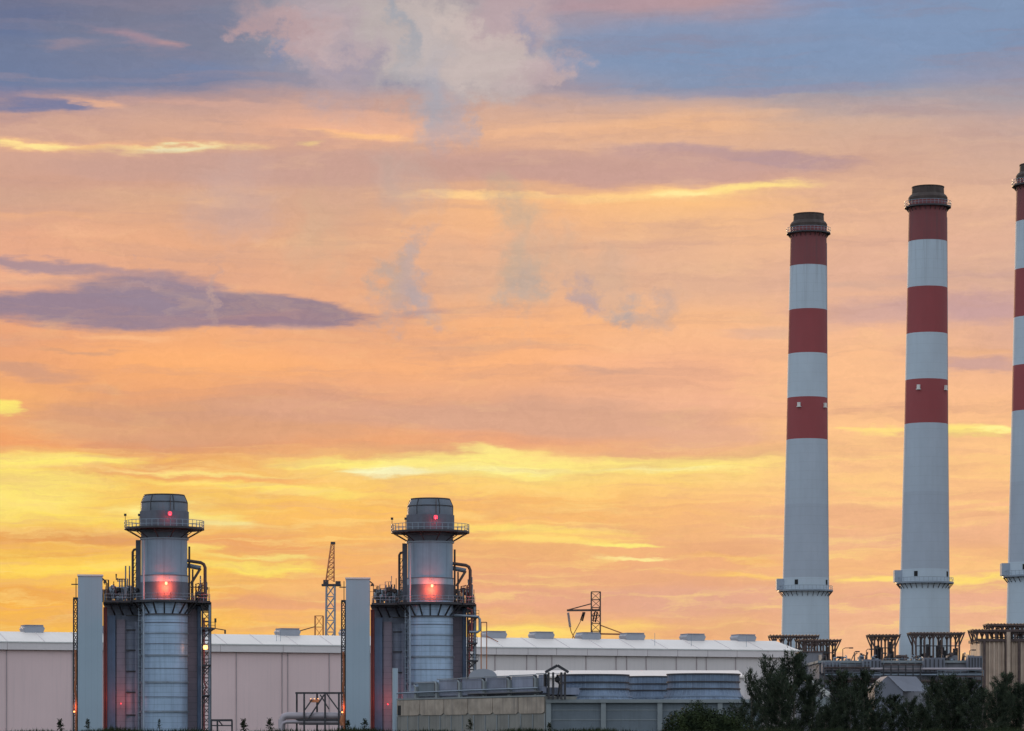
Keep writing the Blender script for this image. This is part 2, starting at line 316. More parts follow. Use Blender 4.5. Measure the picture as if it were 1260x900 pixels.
M = dict(
  ground=mat('ground_grass', (0.016, 0.018, 0.01), 0.95, spec=0.0, var=0.4, vs=0.05, bump=0.5),
  steel=mat('dark_steel', (0.045, 0.042, 0.05), 0.55, 0.3, var=0.3, vs=0.6),
  rust=mat('rusty_steel', (0.085, 0.055, 0.052), 0.7, 0.1, var=0.35, vs=0.8),
  redpipe=mat('red_oxide_pipe', (0.22, 0.05, 0.05), 0.6, var=0.3),
  orange=mat('orange_steel', (0.45, 0.16, 0.07), 0.6, var=0.3),  # on the crane jib this orange imitates backlight
  galv=mat('galvanised', (0.22, 0.26, 0.32), 0.45, 0.45, var=0.2, vs=0.25, streak=0.25),
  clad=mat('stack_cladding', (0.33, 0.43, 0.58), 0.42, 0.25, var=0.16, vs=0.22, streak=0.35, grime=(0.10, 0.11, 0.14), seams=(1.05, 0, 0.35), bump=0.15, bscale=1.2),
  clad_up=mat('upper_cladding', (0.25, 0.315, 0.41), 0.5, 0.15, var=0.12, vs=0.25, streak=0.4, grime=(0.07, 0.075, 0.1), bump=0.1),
  clad_dk=mat('dark_cladding', (0.115, 0.12, 0.155), 0.75, 0.0, var=0.2, vs=0.5, streak=0.3),
  cap_grey=mat('stack_cap_cladding', (0.13, 0.15, 0.19), 0.55, 0.2, var=0.15, vs=0.3, streak=0.4),
  yellow=mat('backlit_rail', (0.50, 0.30, 0.06), 0.5, var=0.2),  # yellow of backlit railings put into the base colour; not assigned to any part
  pale_band=mat('pale_band', (0.32, 0.37, 0.45), 0.7, 0.0, var=0.1, streak=0.3),
  panel=mat('pale_panel', (0.33, 0.41, 0.49), 0.55, 0.0, var=0.05, vs=0.1, streak=0.12, grime=(0.2,0.24,0.28), seams=(0, 1.05, 0.10)),
  casing=mat('boiler_casing', (0.21, 0.23, 0.31), 0.6, 0.0, var=0.3, vs=0.25, streak=0.5, grime=(0.05,0.05,0.07), seams=(1.1, 0, 0.4)),
  casing_b=mat('blue_column', (0.12, 0.17, 0.28), 0.55, 0.1, var=0.2, vs=0.3, streak=0.3),
  casing_m=mat('mauve_casing', (0.28, 0.23, 0.29), 0.6, 0.0, var=0.2, vs=0.3, streak=0.4, seams=(1.1, 0, 0.35)),
  hall=mat('hall_wall_sheet', (0.76, 0.55, 0.545), 0.6, var=0.05, vs=0.04, streak=0.14, grime=(0.34,0.29,0.31), seams=(0, 1.0, 0.035)),
  hall_w=mat('hall_wall_white', (0.70, 0.62, 0.61), 0.6, var=0.06, vs=0.05, streak=0.2, grime=(0.40,0.36,0.36), seams=(0, 1.0, 0.05)),
  trim=mat('hall_fascia', (0.70, 0.62, 0.62), 0.5, var=0.05, vs=0.1, streak=0.12, grime=(0.35,0.32,0.33)),
  roof=mat('pale_roof_sheet', (0.80, 0.70, 0.65), 0.45, var=0.06, vs=0.1, seams=(0, 1.2, 0.08)),
  joint=mat('downpipe', (0.40, 0.32, 0.33), 0.6),
  vent=mat('vent_sheet', (0.30, 0.31, 0.36), 0.5, var=0.1),
  concrete_w=mat('warm_concrete', (0.35, 0.285, 0.235), 0.85, var=0.3, vs=0.5, streak=0.9, grime=(0.15,0.13,0.125), bump=0.3),
  concrete=mat('stained_concrete', (0.22, 0.21, 0.195), 0.85, var=0.2, vs=0.25, streak=0.65, grime=(0.13,0.125,0.125), bump=0.3),
  concrete_g=mat('grey_concrete', (0.145, 0.17, 0.20), 0.85, var=0.15, vs=0.2, streak=0.4, grime=(0.08,0.09,0.10), bump=0.3),
  concrete_l=mat('light_concrete', (0.24, 0.26, 0.275), 0.85, var=0.15, vs=0.2, streak=0.3, grime=(0.12,0.13,0.14)),
  bluelouv=mat('blue_fan_shell', (0.14, 0.185, 0.27), 0.5, 0.1, var=0.3, vs=0.6, streak=0.5, grime=(0.07,0.08,0.12)),
  bluerib=mat('blue_fan_rib', (0.20, 0.25, 0.34), 0.5, 0.1, var=0.2),
  mauve=mat('weathered_render', (0.20, 0.195, 0.22), 0.85, var=0.25, vs=0.15, streak=0.5, grime=(0.09,0.08,0.09), bump=0.2),
  mauve_l=mat('pale_shed_sheet', (0.155, 0.16, 0.20), 0.7, var=0.1, vs=0.15, streak=0.3, grime=(0.16,0.15,0.18), seams=(0,1.0,0.12)),
  tan=mat('tan_casing', (0.50, 0.37, 0.29), 0.7, var=0.2, vs=0.3, streak=0.45, grime=(0.14,0.07,0.05)),
  white=mat('white_steel', (0.62, 0.60, 0.58), 0.5, var=0.1),
  pipe=mat('lagged_pipe', (0.36, 0.31, 0.34), 0.45, 0.2, var=0.15),
  soot=mat('sooty_cap', (0.055, 0.036, 0.032), 0.8, var=0.35, vs=0.5, streak=0.4),
  bark=mat('bark', (0.10, 0.085, 0.07), 0.9, var=0.3, vs=3, bump=0.5),
  hole=mat('dark_opening', (0.012, 0.012, 0.014), 0.9),
  red_l=emis('red_lamp_glass', (1.0, 0.06, 0.10), 1.1), hot_l=emis('lamp_glass', (1.0, 0.42, 0.14), 2.6), hot_r=emis('beacon_glass', (1.0, 0.30, 0.16), 2.6),
)
def leafmat(name, a, b, sc):
    m = bpy.data.materials.new(name); m.use_nodes = True
    nt = NT(m.node_tree); p = m.node_tree.nodes['Principled BSDF']
    t = nt.n('ShaderNodeTexCoord')
    n1 = nt.noise(t.outputs['Object'], sc, 4, 0.6)
    nt.l(nt.mix(nt.maprange(n1, 0.35, 0.65), a, b), p.inputs['Base Color'])
    p.inputs['Roughness'].default_value = 0.8; p.inputs['Specular IOR Level'].default_value = 0.1
    return m
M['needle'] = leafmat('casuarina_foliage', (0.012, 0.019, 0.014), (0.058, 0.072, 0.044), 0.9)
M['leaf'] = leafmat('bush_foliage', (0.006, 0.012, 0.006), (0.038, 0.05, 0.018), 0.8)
M['grass'] = leafmat('verge_grass', (0.01, 0.018, 0.008), (0.035, 0.045, 0.02), 0.5)

# chimney paint: red and white hoops as real paint bands by height
CH_D = 905.0
CM = CH_D / F
CH_H = 651 * CM + EYE
def chz(py): return (HY - py) * CM + EYE
def chimney_paint():
    m = bpy.data.materials.new('hooped_paint'); m.use_nodes = True
    nt = NT(m.node_tree); p = m.node_tree.nodes['Principled BSDF']
    t = nt.n('ShaderNodeTexCoord'); ob = t.outputs['Object']
    sp = nt.n('ShaderNodeSeparateXYZ'); nt.l(ob, sp.inputs[0])
    z = nt.math('DIVIDE', sp.outputs[2], CH_H)
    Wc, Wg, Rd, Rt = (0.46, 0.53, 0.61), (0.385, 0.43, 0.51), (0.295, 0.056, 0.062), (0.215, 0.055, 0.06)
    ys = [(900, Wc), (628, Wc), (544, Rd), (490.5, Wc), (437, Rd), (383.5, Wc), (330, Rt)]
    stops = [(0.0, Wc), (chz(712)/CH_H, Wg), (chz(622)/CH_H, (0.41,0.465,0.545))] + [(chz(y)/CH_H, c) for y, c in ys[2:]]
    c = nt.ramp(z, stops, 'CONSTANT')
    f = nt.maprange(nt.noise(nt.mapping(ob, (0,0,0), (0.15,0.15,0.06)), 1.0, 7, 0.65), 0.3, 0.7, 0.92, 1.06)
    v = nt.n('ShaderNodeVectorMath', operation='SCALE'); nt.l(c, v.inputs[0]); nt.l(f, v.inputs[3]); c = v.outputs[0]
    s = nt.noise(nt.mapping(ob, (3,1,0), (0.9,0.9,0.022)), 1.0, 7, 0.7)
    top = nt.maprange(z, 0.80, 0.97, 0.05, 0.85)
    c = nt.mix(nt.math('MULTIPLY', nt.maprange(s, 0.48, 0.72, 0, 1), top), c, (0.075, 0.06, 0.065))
    # formwork lift lines
    w = nt.math('LESS_THAN', nt.math('FRACT', nt.math('DIVIDE', sp.outputs[2], 2.5)), 0.05)
    c = nt.mix(nt.math('MULTIPLY', w, 0.10), c, (0.1, 0.1, 0.1))
    nt.l(c, p.inputs['Base Color']); p.inputs['Roughness'].default_value = 0.75
    b = nt.n('ShaderNodeBump'); b.inputs['Strength'].default_value = 0.12; b.inputs['Distance'].default_value = 0.05
    nt.l(nt.noise(ob, 0.8, 6, 0.6), b.inputs['Height']); nt.l(b.outputs[0], p.inputs['Normal'])
    return m
M['hoop'] = chimney_paint()

# ------------------------------------------------------------------ mesh helpers
class MB:
    def __init__(s): s.v = []; s.f = []; s.sm = False
    def add(s, vs, fs):
        o = len(s.v); s.v += [tuple(a) for a in vs]; s.f += [tuple(i + o for i in q) for q in fs]; return s
    def box(s, x0, x1, y0, y1, z0, z1):
        return s.add([(x0,y0,z0),(x1,y0,z0),(x1,y1,z0),(x0,y1,z0),(x0,y0,z1),(x1,y0,z1),(x1,y1,z1),(x0,y1,z1)],
                     [(0,3,2,1),(4,5,6,7),(0,1,5,4),(1,2,6,5),(2,3,7,6),(3,0,4,7)])
    def prism(s, pts, y0, y1):   # polygon in x,z (counterclockwise seen from -y), extruded in y
        n = len(pts)
        return s.add([(x, y0, z) for x, z in pts] + [(x, y1, z) for x, z in pts],
                     [tuple(range(n)), tuple(range(2*n-1, n-1, -1))] + [(i, i+n, (i+1) % n + n, (i+1) % n) for i in range(n)])
    def bar(s, a, b, w, h=None):
        a = Vector(a); b = Vector(b); h = h or w
        d = (b - a)
        if d.length < 1e-6: return s
        d.normalize()
        up = Vector((0,0,1)) if abs(d.z) < 0.95 else Vector((0,1,0))
        sx_ = d.cross(up).normalized() * w/2; sy_ = d.cross(sx_).normalized() * h/2
        vs = [p + i*sx_ + j*sy_ for p in (a, b) for i, j in ((-1,-1),(1,-1),(1,1),(-1,1))]
        return s.add(vs, [(0,3,2,1),(4,5,6,7),(0,1,5,4),(1,2,6,5),(2,3,7,6),(3,0,4,7)])
    def tube(s, pts, r, seg=8, cap=True):
        pts = [Vector(p) for p in pts]; rings = []
        rs = r if isinstance(r, (list, tuple)) else [r]*len(pts)
        base = len(s.v); ref = None
        for i, p in enumerate(pts):
            d = (pts[min(i+1, len(pts)-1)] - pts[max(i-1, 0)]).normalized()
            if ref is None: ref = Vector((0,0,1)) if abs(d.z) < 0.9 else Vector((1,0,0))
            a = d.cross(ref).normalized(); b = d.cross(a).normalized(); ref = a.cross(d)
            for k in range(seg):
                t = 2*PI*k/seg; s.v.append(tuple(p + (a*math.cos(t) + b*math.sin(t))*rs[i]))
        for i in range(len(pts)-1):
            for k in range(seg):
                k2 = (k+1) % seg
                s.f.append((base+i*seg+k, base+(i+1)*seg+k, base+(i+1)*seg+k2, base+i*seg+k2))
        if cap:
            s.f.append(tuple(base+k for k in range(seg))); s.f.append(tuple(base+(len(pts)-1)*seg+k for k in range(seg-1, -1, -1)))
        return s
    def lathe(s, prof, seg=64, cx=0, cy=0, lean=0.0, cap=True):
        base = len(s.v)
        for r, z in prof:
            for k in range(seg):
                t = 2*PI*k/seg; s.v.append((cx + lean*z + r*math.cos(t), cy + r*math.sin(t), z))
        for i in range(len(prof)-1):
            for k in range(seg):
                k2 = (k+1) % seg
                s.f.append((base+i*seg+k, base+i*seg+k2, base+(i+1)*seg+k2, base+(i+1)*seg+k))
        if cap:
            s.f.append(tuple(base+k for k in range(seg-1, -1, -1))); s.f.append(tuple(base+(len(prof)-1)*seg+k for k in range(seg)))
        return s
    def ring(s, r0, r1, z0, z1, seg=64, cx=0, cy=0, a0=0, a1=2*PI):
        full = abs(a1-a0-2*PI) < 1e-6; n = seg if full else seg+1; base = len(s.v)
        for k in range(n):
            t = a0 + (a1-a0)*k/seg; c_, s_ = math.cos(t), math.sin(t)
            for r, z in ((r0,z0),(r1,z0),(r1,z1),(r0,z1)): s.v.append((cx+r*c_, cy+r*s_, z))
        for k in range(seg):
            i = base+k*4; j = base+((k+1) % n)*4
            for q in range(4):
                q2 = (q+1) % 4; s.f.append((i+q, j+q, j+q2, i+q2))
        if not full:
            s.f.append((base,base+1,base+2,base+3)); e = base+(n-1)*4; s.f.append((e+3,e+2,e+1,e))
        return s
    def build(s, name, m, parent=None, smooth=False, loc=None):
        me = bpy.data.meshes.new(name); me.from_pydata(s.v, [], s.f); me.validate(); me.update()
        me.materials.append(m)
        if smooth:
            me.shade_smooth()
            try: me.set_sharp_from_angle(angle=R(35))
            except Exception: pass
        o = bpy.data.objects.new(name, me); C.objects.link(o)
        if parent: o.parent = parent
        if loc: o.location = loc
        return o

def tag(o, label=None, cat=None, group=None, kind=None):
    if label: o['label'] = label
    if cat: o['category'] = cat
    if group: o['group'] = group
    if kind: o['kind'] = kind
    return o
def thing(name, label, cat, loc=(0,0,0), rz=0, group=None):
    o = bpy.data.objects.new(name, None); C.objects.link(o)
    o.location = loc; o.rotation_euler = (0, 0, rz); o.empty_display_size = 1
    return tag(o, label, cat, group)
def copy_tree(o, parent=None, label=None, loc=None, rz=None, scale=None):
    c = o.copy(); C.objects.link(c); c.parent = parent
    if label: c['label'] = label
    if loc: c.location = loc
    if rz is not None: c.rotation_euler = (0, 0, rz)
    if scale: c.scale = scale
    for ch in list(o.children): copy_tree(ch, c)
    return c
def PX(px, D): return (px - 630.0) / F * D
def PZ(py, D): return (HY - py) / F * D + EYE
def lamp(name, loc, col, e, r, parent):
    l = bpy.data.lights.new(name, 'POINT'); l.energy = e; l.color = col; l.shadow_soft_size = r
    o = bpy.data.objects.new(name, l); C.objects.link(o); o.parent = parent; o.location = loc
    return o

# ------------------------------------------------------------------ ground
g = MB()
N = 60
for i in range(N+1):
    for j in range(N+1):
        x = (i/N-0.5)*9000; y = -3000 + j/N*12000
        g.v.append((x, y, 0))
for i in range(N):
    for j in range(N):
        a = i*(N+1)+j; g.f.append((a, a+N+1, a+N+2, a+1))
tag(g.build('ground', M['ground']), kind='structure')
# low grassy bank in front of the works
bk = MB(); nb = 160
def bank_top(x): return PZ(900.6, 300) + 0.12*math.sin(x*0.31) + 0.10*math.sin(x*0.83+1)
for i in range(nb+1):
    x = -150 + 300*i/nb
    for y, z in ((286, -0.05), (296, bank_top(x)*0.8), (300, bank_top(x)), (304, bank_top(x)), (316, -0.05)):
        bk.v.append((x, y, z))
for i in range(nb):
    for k in range(4):
        a = i*5+k; bk.f.append((a, a+5, a+6, a+1))
tag(bk.build('embankment', M['ground'], smooth=True), kind='structure')
gr = MB(); rg = random.Random(3)
for i in range(9000):
    x = rg.uniform(-52, 52); y = rg.uniform(299, 304); z = bank_top(x)-0.05
    h = rg.uniform(0.12, 0.42) * (1.6 if rg.random() < 0.06 else 1); a = rg.uniform(0, PI); w = 0.03
    lx, ly = rg.uniform(-.15,.15), rg.uniform(-.15,.15)
    c_, s_ = math.cos(a)*w, math.sin(a)*w
    gr.add([(x-c_,y-s_,z),(x+c_,y+s_,z),(x+lx,y+ly,z+h)], [(0,1,2)])
tag(gr.build('grass', M['grass']), label='rough grass along the top of the bank', kind='stuff', cat='grass')

# ------------------------------------------------------------------ long hall
HA = Vector((PX(-330, 676), 676.0)); HB = Vector((PX(985, 768), 768.0))
# wall line through (x=0,D=700) and (x=985,D=768)
A0 = Vector((PX(0, 700), 700.0)); dirv = (HB - A0).normalized()
L_total = 225.0
H0 = HB - dirv * L_total
ang = math.atan2(dirv.y, dirv.x)
hall = thing('turbine_hall', 'long pale pinkish industrial hall with a low metal roof behind both steel stacks', 'building', (H0.x, H0.y, 0), ang)
EZ = PZ(798.0, 700) ; EZ = 22.2      # underside of fascia
ez0 = (HY-799.5)*700/F + EYE
ez1 = (HY-790.7)*700/F + EYE

MB().box(-0.5, L_total, -0.9, -0.05, ez0, ez1).build('fascia', M['trim'], hall)
MB().box(-0.5, L_total+0.1, -1.05, -0.8, ez1-0.02, ez1+0.22).build('gutter', M['white'], hall)
rz1 = ez1 + 2.7
rf = MB()
rf.prism([(0,0)]*3, 0, 0) if False else None
rf.add([(-0.5,-0.9,ez1),(L_total,-0.9,ez1),(L_total-2.2,9,rz1),(-0.5,9,rz1),(L_total-2.2,52,rz1),(-0.5,52,rz1),(L_total,61,ez1),(-0.5,61,ez1)],
       [(0,1,2,3),(3,2,4,5),(5,4,6,7),(1,6,4,2),(0,3,5,7),(0,7,6,1)])
roof = rf.build('roof', M['roof'], hall)
seam = MB()
for k in range(0, 27):
    x = k*8.2 + 2.0
    seam.bar((x, -0.85, ez1+0.06), (x-0.4, 9, rz1+0.05), 0.12)
seam.build('roof_seam', M['trim'], roof)
def hall_t(px):    # wall coordinate of a photo column
    k = (px-630)/F
    # point H0 + t*dir, x = k*y
    return (k*H0.y - H0.x) / (dirv.x - k*dirv.y)
tm = hall_t(455)
MB().box(0, tm, 0, 60, 0, ez0).build('wall', M['hall'], hall)
MB().box(tm, L_total-0.6, 0, 60, 0, ez0).build('wall', M['hall_w'], hall)
for px in (8, 89, 290.7, 347, 354, 405, 609, 648, 660, 679, 721, 758, 771, 795, 832, 857, 869, 905, 940, -60, 140, 210, 455, 500, 560):
    t = hall_t(px)
    if 0 < t < L_total:
        MB().box(t-0.09, t+0.09, -0.18, 0.02, 0, ez0).build('downpipe', M['joint'], hall)
for px in (8, 89, 270, 347, 455, 500, 609, 648, 683, 721, 758, 795, 832, 869, 905, 943):
    t = hall_t(px)
    MB().box(t-0.05, t+0.05, -0.93, -0.88, ez0+0.03, ez1-0.03).build('fascia_joint', M['joint'], hall)
for px in (52, 150, 258, 370, 450, 540, 627, 686, 744, 799, 874, 937):
    t = hall_t(px) ; w = 2.55 if px > 60 else 2.4
    v = MB()
    v.prism([(t-w*.78, rz1-0.6), (t+w*.78, rz1-0.6), (t+w, rz1+0.75), (t+w*0.82, rz1+1.35), (t-w*0.82, rz1+1.35), (t-w, rz1+0.75)], 8.2, 12.5)
    vo = v.build('roof_vent', M['vent'], hall)
    MB().box(t-w*0.86, t+w*0.86, 8.0, 12.7, rz1+1.36, rz1+1.50).build('vent_cap', M['casing'], vo)
for px in (105, 262, 345, 350, 812, 857, 925):
    t = hall_t(px); MB().tube([(t, 3, ez1), (t, 3, ez1+4.0)], 0.05, 5).build('lightning_rod', M['galv'], hall)

# ------------------------------------------------------------------ tall hooped chimneys
def make_chimney():
    root = thing('chimney', 'x', 'chimney', group='tall red and white hooped chimneys')
    lean = 0.0083
    rr = lambda py: CM * np.interp(py, [264, 300, 545, 785, 915], [22.0, 22.3, 25.3, 29.3, 31.5])
    prof = [(rr(915)+0.05, -0.3)]
    for py in list(range(900, 282, -12)) + [281]: prof.append((rr(py), chz(py)))
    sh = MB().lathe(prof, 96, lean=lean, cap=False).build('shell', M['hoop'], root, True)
    lx = lambda z: lean*z
    cp = MB(); zt = lambda y: chz(y)
    cp.lathe([(22.6*CM, zt(281)), (22.9*CM, zt(277)), (21.4*CM, zt(274.5)), (18.9*CM, zt(272.5)), (18.5*CM, zt(265.5)), (19.0*CM, zt(265)), (19.0*CM, zt(264)), (17.6*CM, zt(264)), (17.4*CM, zt(276))], 96, lean=lean, cap=False)
    cp.build('cap', M['soot'], root, True)
    zg = zt(288); r0 = rr(288)
    ga = MB().ring(r0-0.1, 27*CM, zg-0.18, zg+0.18, 64, cx=lx(zg)).build('upper_gallery', M['steel'], root)
    for k in range(24):
        b = MB()
        t = 2*PI*k/24; c_, s_ = math.cos(t), math.sin(t)
        b.bar((lx(zg)+25.5*CM*c_, 25.5*CM*s_, zg-0.2), (lx(zg)+(r0-.1)*c_, (r0-.1)*s_, zg-1.3), 0.14); b.build('bracket', M['steel'], ga)
    rl = MB()
    for k in range(36):
        t = 2*PI*k/36; rl.bar((lx(zg)+27*CM*math.cos(t), 27*CM*math.sin(t), zg+.2), (lx(zg)+27*CM*math.cos(t), 27*CM*math.sin(t), zg+1.5), 0.08)
    rl.ring(27*CM-.05, 27*CM+.05, zg+1.4, zg+1.5, 48, cx=lx(zg)); rl.ring(27*CM-.04, 27*CM+.04, zg+.8, zg+.87, 48, cx=lx(zg))
    rl.build('railing', M['galv'], ga)
    # sooty collar bands below the cap
    # lower gallery
    zl = zt(727.5); r1 = rr(727.5)
    lg = MB().ring(r1-0.1, r1+1.25, zl-0.2, zl+0.25, 64, cx=lx(zl)).build('lower_gallery', M['galv'], root)
    for k in range(28):
        b = MB()
        t = 2*PI*k/28; c_, s_ = math.cos(t), math.sin(t)
        b.bar((lx(zl)+(r1+1.1)*c_, (r1+1.1)*s_, zl-.2), (lx(zl)+(r1-.05)*c_, (r1-.05)*s_, zl-1.6), 0.14); b.build('bracket', M['steel'], lg)
    rl = MB()
    for k in range(40):
        t = 2*PI*k/40; rl.bar((lx(zl)+(r1+1.1)*math.cos(t), (r1+1.1)*math.sin(t), zl+.2), (lx(zl)+(r1+1.1)*math.cos(t), (r1+1.1)*math.sin(t), zl+1.4), 0.07)
    rl.ring(r1+1.05, r1+1.15, zl+1.3, zl+1.4, 48, cx=lx(zl)); rl.build('railing', M['galv'], lg)
    MB().box(lx(zl)-r1-1.75, lx(zl)-r1+0.3, -1.6, 1.6, zl+0.25, zl+3.4).build('cabin', M['pale_band'], root)
    for dxp, n in ((-13.5, 'port'), (24.5, 'port')):
        xx = dxp*CM; z = zt(717.5); r = rr(717.5); yy = -math.sqrt(max(r*r-xx*xx, 0))
        t = math.atan2(yy, xx)
        q = MB(); q.box(-0.5, 0.5, -0.06, 0.3, -0.7, 0.7)
        o = q.build(n, M['hole'], root); o.location = (lx(z)+xx*1.0, yy*1.0, z); o.rotation_euler = (0, 0, t+PI/2)
    for dxp in (-11.5, 20.0):
        xx = dxp*CM; z = zt(500); r = rr(500); yy = -math.sqrt(max(r*r-xx*xx, 0)); t = math.atan2(yy, xx)
        q = MB(); q.box(-0.42, 0.42, -0.5, 0.25, -0.55, 0.55); q.box(-0.6,0.6,-0.6,0.2,-0.75,-0.56)
        o = q.build('obstruction_light', M['white'], root); o.location = (lx(z)+xx, yy, z); o.rotation_euler = (0, 0, t+PI/2)
    # cat ladder with hoops up the side facing right-back, plus conduit
    t = R(-8); ld = MB()
    for s_ in (-0.25, 0.25):
        pts = []
        for py in range(900, 290, -30):
            z = zt(py); r = rr(py)+0.06; pts.append((lx(z)+r*math.cos(t)-s_*math.sin(t), r*math.sin(t)+s_*math.cos(t), z))
        ld.tube(pts, 0.05, 4)
    ld.build('ladder', M['galv'], root)
    return root
ch = make_chimney()
def place_ch(o, px_bottom, D, label):
    # centre column px_bottom measured near row 785
    o.location = (PX(px_bottom, D) - 0.0083*chz(785), D, 0); o['label'] = label
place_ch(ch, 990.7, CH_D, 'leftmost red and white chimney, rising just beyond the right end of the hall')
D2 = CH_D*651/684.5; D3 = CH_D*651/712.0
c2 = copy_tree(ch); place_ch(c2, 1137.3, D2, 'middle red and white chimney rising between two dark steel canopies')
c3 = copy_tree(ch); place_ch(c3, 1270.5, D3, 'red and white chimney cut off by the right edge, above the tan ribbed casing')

# ------------------------------------------------------------------ heat recovery units with steel stacks
HD = 563.0; HM = HD / F
def X(px): return (px - 202.2) * HM
def Z(py): return (HY - py) * HM + EYE
def railing(mb, pts, h=1.15, w=0.07, step=1.5):
    for a, b in zip(pts[:-1], pts[1:]):
        a = Vector(a); b = Vector(b); d = (b-a).length; n = max(1, round(d/step))
        for k in range(n+1):
            p = a.lerp(b, k/n); mb.bar(p, p+Vector((0,0,h)), w)
        for hh in (h, h*0.52): mb.bar(a+Vector((0,0,hh)), b+Vector((0,0,hh)), w)
    return mb
GRP = 'steel exhaust stacks of the two boilers'
def make_stack():
    root = thing('exhaust_stack', 'x', 'exhaust stack', group=GRP)
    R0 = 28.6*HM
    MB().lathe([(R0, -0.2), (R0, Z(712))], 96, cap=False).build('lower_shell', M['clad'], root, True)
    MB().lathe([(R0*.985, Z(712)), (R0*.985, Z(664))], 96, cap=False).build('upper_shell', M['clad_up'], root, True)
    MB().lathe([(R0+.06, Z(717)), (R0+.06, Z(709))], 96, cap=False).build('pale_band', M['pale_band'], root, True)
    MB().lathe([(R0+.1, Z(737)), (R0+.1, Z(717.2))], 96, cap=False).build('dark_band', M['clad_dk'], root, True)
    MB().lathe([(R0, Z(664)), (R0, Z(656))], 96, cap=False).build('skirt', M['clad_dk'], root, True)  # dark colour stands in for the shade under the upper gallery
    MB().lathe([(R0, Z(656)), (30.1*HM, Z(655.6)), (30.1*HM, Z(630)), (28.3*HM, Z(629.6))], 96, cap=False).build('silencer_band', M['clad_dk'], root, True)
    cap = MB().lathe([(28.3*HM, Z(629.8)), (28.3*HM, Z(619)), (24.6*HM, Z(610.5)), (23.6*HM, Z(610.5)), (23.4*HM, Z(628))], 96, cap=False).build('cap', M['cap_grey'], root, True)
    rim = MB(); rim.ring(24.2*HM, 25*HM, Z(611), Z(609.3), 64); rim.ring(28.3*HM, 28.8*HM, Z(619.6), Z(618.4), 64)
    for k in range(6):
        t = 2*PI*k/6 - 1.15; c_, s_ = math.cos(t), math.sin(t)
        rim.bar((24.9*HM*c_, 24.9*HM*s_, Z(610.5)), (28.5*HM*c_, 28.5*HM*s_, Z(619)), .14)
        rim.bar((28.5*HM*c_, 28.5*HM*s_, Z(619)), (28.5*HM*c_, 28.5*HM*s_, Z(630)), .12)
    rim.build('rim', M['steel'], cap)
    for py, th, ex in ((664,.22,.2),(757,.3,.3),(780,.2,.16),(807,.3,.25),(840,.3,.25),(876,.3,.25),(767,.12,.1),(793,.1,.1),(823,.1,.1),(858,.1,.1),(709,.15,.12)):
        MB().ring(R0-.02, R0+ex, Z(py)-th/2, Z(py)+th/2, 72).build('stiffener_ring', M['galv'] if th > .15 else M['clad_dk'], root)
    # upper gallery
    z = Z(651.3); ro = 49*HM
    g_ = MB().ring(R0, ro, z-.16, z+.16, 72).build('upper_gallery', M['steel'], root)
    for k in range(12):
        b = MB()
        t = 2*PI*(k+.5)/12; c_, s_ = math.cos(t), math.sin(t)
        b.bar((ro*.97*c_, ro*.97*s_, z-.15), (R0*c_, R0*s_, Z(663)), 0.13)
        b.bar((ro*.99*c_, ro*.99*s_, z), (R0*c_, R0*s_, z-.2), 0.2); b.build('bracket', M['steel'], g_)
    rl = MB()
    for k in range(40):
        t = 2*PI*k/40; rl.bar((ro*math.cos(t)*.99, ro*math.sin(t)*.99, z), (ro*math.cos(t)*.99, ro*math.sin(t)*.99, z+1.35), .09)
    for hh in (.55, 1.3): rl.ring(ro*.985, ro*.995, z+hh, z+hh+.09, 64)
    rl.build('railing', M['galv'], g_)
    q = MB()
    for px in (154.5, 171.5):
        q.tube([(X(px), -0.5, z+.1), (X(px), -0.5, z+2.3)], .05, 5); q.box(X(px)-.22, X(px)+.22, -.7, -.3, z+2.2, z+2.6)
    q.build('flood_lamp', M['steel'], g_)
    # main platform wraps the front of the stack
    z = Z(740.5); rp = 41*HM
    p_ = MB().ring(R0, rp, z-.25, z+.15, 48, a0=PI, a1=2*PI)
    p_.box(X(129), -rp+.02, -1.2, 4.0, z-.24, z+.14); p_.box(rp-.02, X(258.5), -1.2, 4.0, z-.24, z+.14)
    pl = p_.build('main_platform', M['steel'], root)
    for k in range(9):
        b = MB()
        t = PI + PI*(k+.5)/9; c_, s_ = math.cos(t), math.sin(t)
        b.bar((rp*.98*c_, rp*.98*s_, z-.25), (R0*c_, R0*s_, Z(756.5)), .22); b.build('bracket', M['steel'], pl)
    b = MB(); b.ring(R0+.02, R0+.35, Z(757.5), Z(756), 40, a0=PI, a1=2*PI)
    b.build('bracket_ring', M['steel'], pl)
    rl = MB(); arc = [(rp*.99*math.cos(PI+PI*k/16), rp*.99*math.sin(PI+PI*k/16), z+.1) for k in range(17)]
    railing(rl, [(X(129.5), -1.1, z+.1)] + [arc[0]]); railing(rl, arc, step=1.3); railing(rl, [arc[-1], (X(258), -1.1, z+.1)])
    rl.build('railing', M['galv'], pl)
    # caged ladder left of the front + riser pipes
    l = MB(); t = PI + R(20); cx_, cy_ = (R0+.35)*math.cos(t), (R0+.35)*math.sin(t)
    for s_ in (-.28, .28): l.bar((cx_+s_, cy_, 0), (cx_+s_, cy_, Z(741)), .12)
    for k in range(120): 
        zz = .3+k*.28
        if zz < Z(742): l.bar((cx_-.28, cy_, zz), (cx_+.28, cy_, zz), .05)
    for k in range(26):
        zz = 3 + k*1.0
        if zz < Z(742): l.ring(.42, .47, zz, zz+.07, 12, cx=cx_, cy=cy_-.3)
    l.build('caged_ladder', M['galv'], root)
    MB().tube([(X(177), -3.2, 0), (X(177), -3.2, Z(700)), (X(177.5), -3.2, Z(666))], .16, 8).build('riser_pipe', M['pale_band'], root)
    MB().bar((X(209.5), -R0*1.03, Z(630)), (X(209.5), -R0*1.0, Z(611)), .12).build('conduit', M['rust'], root)
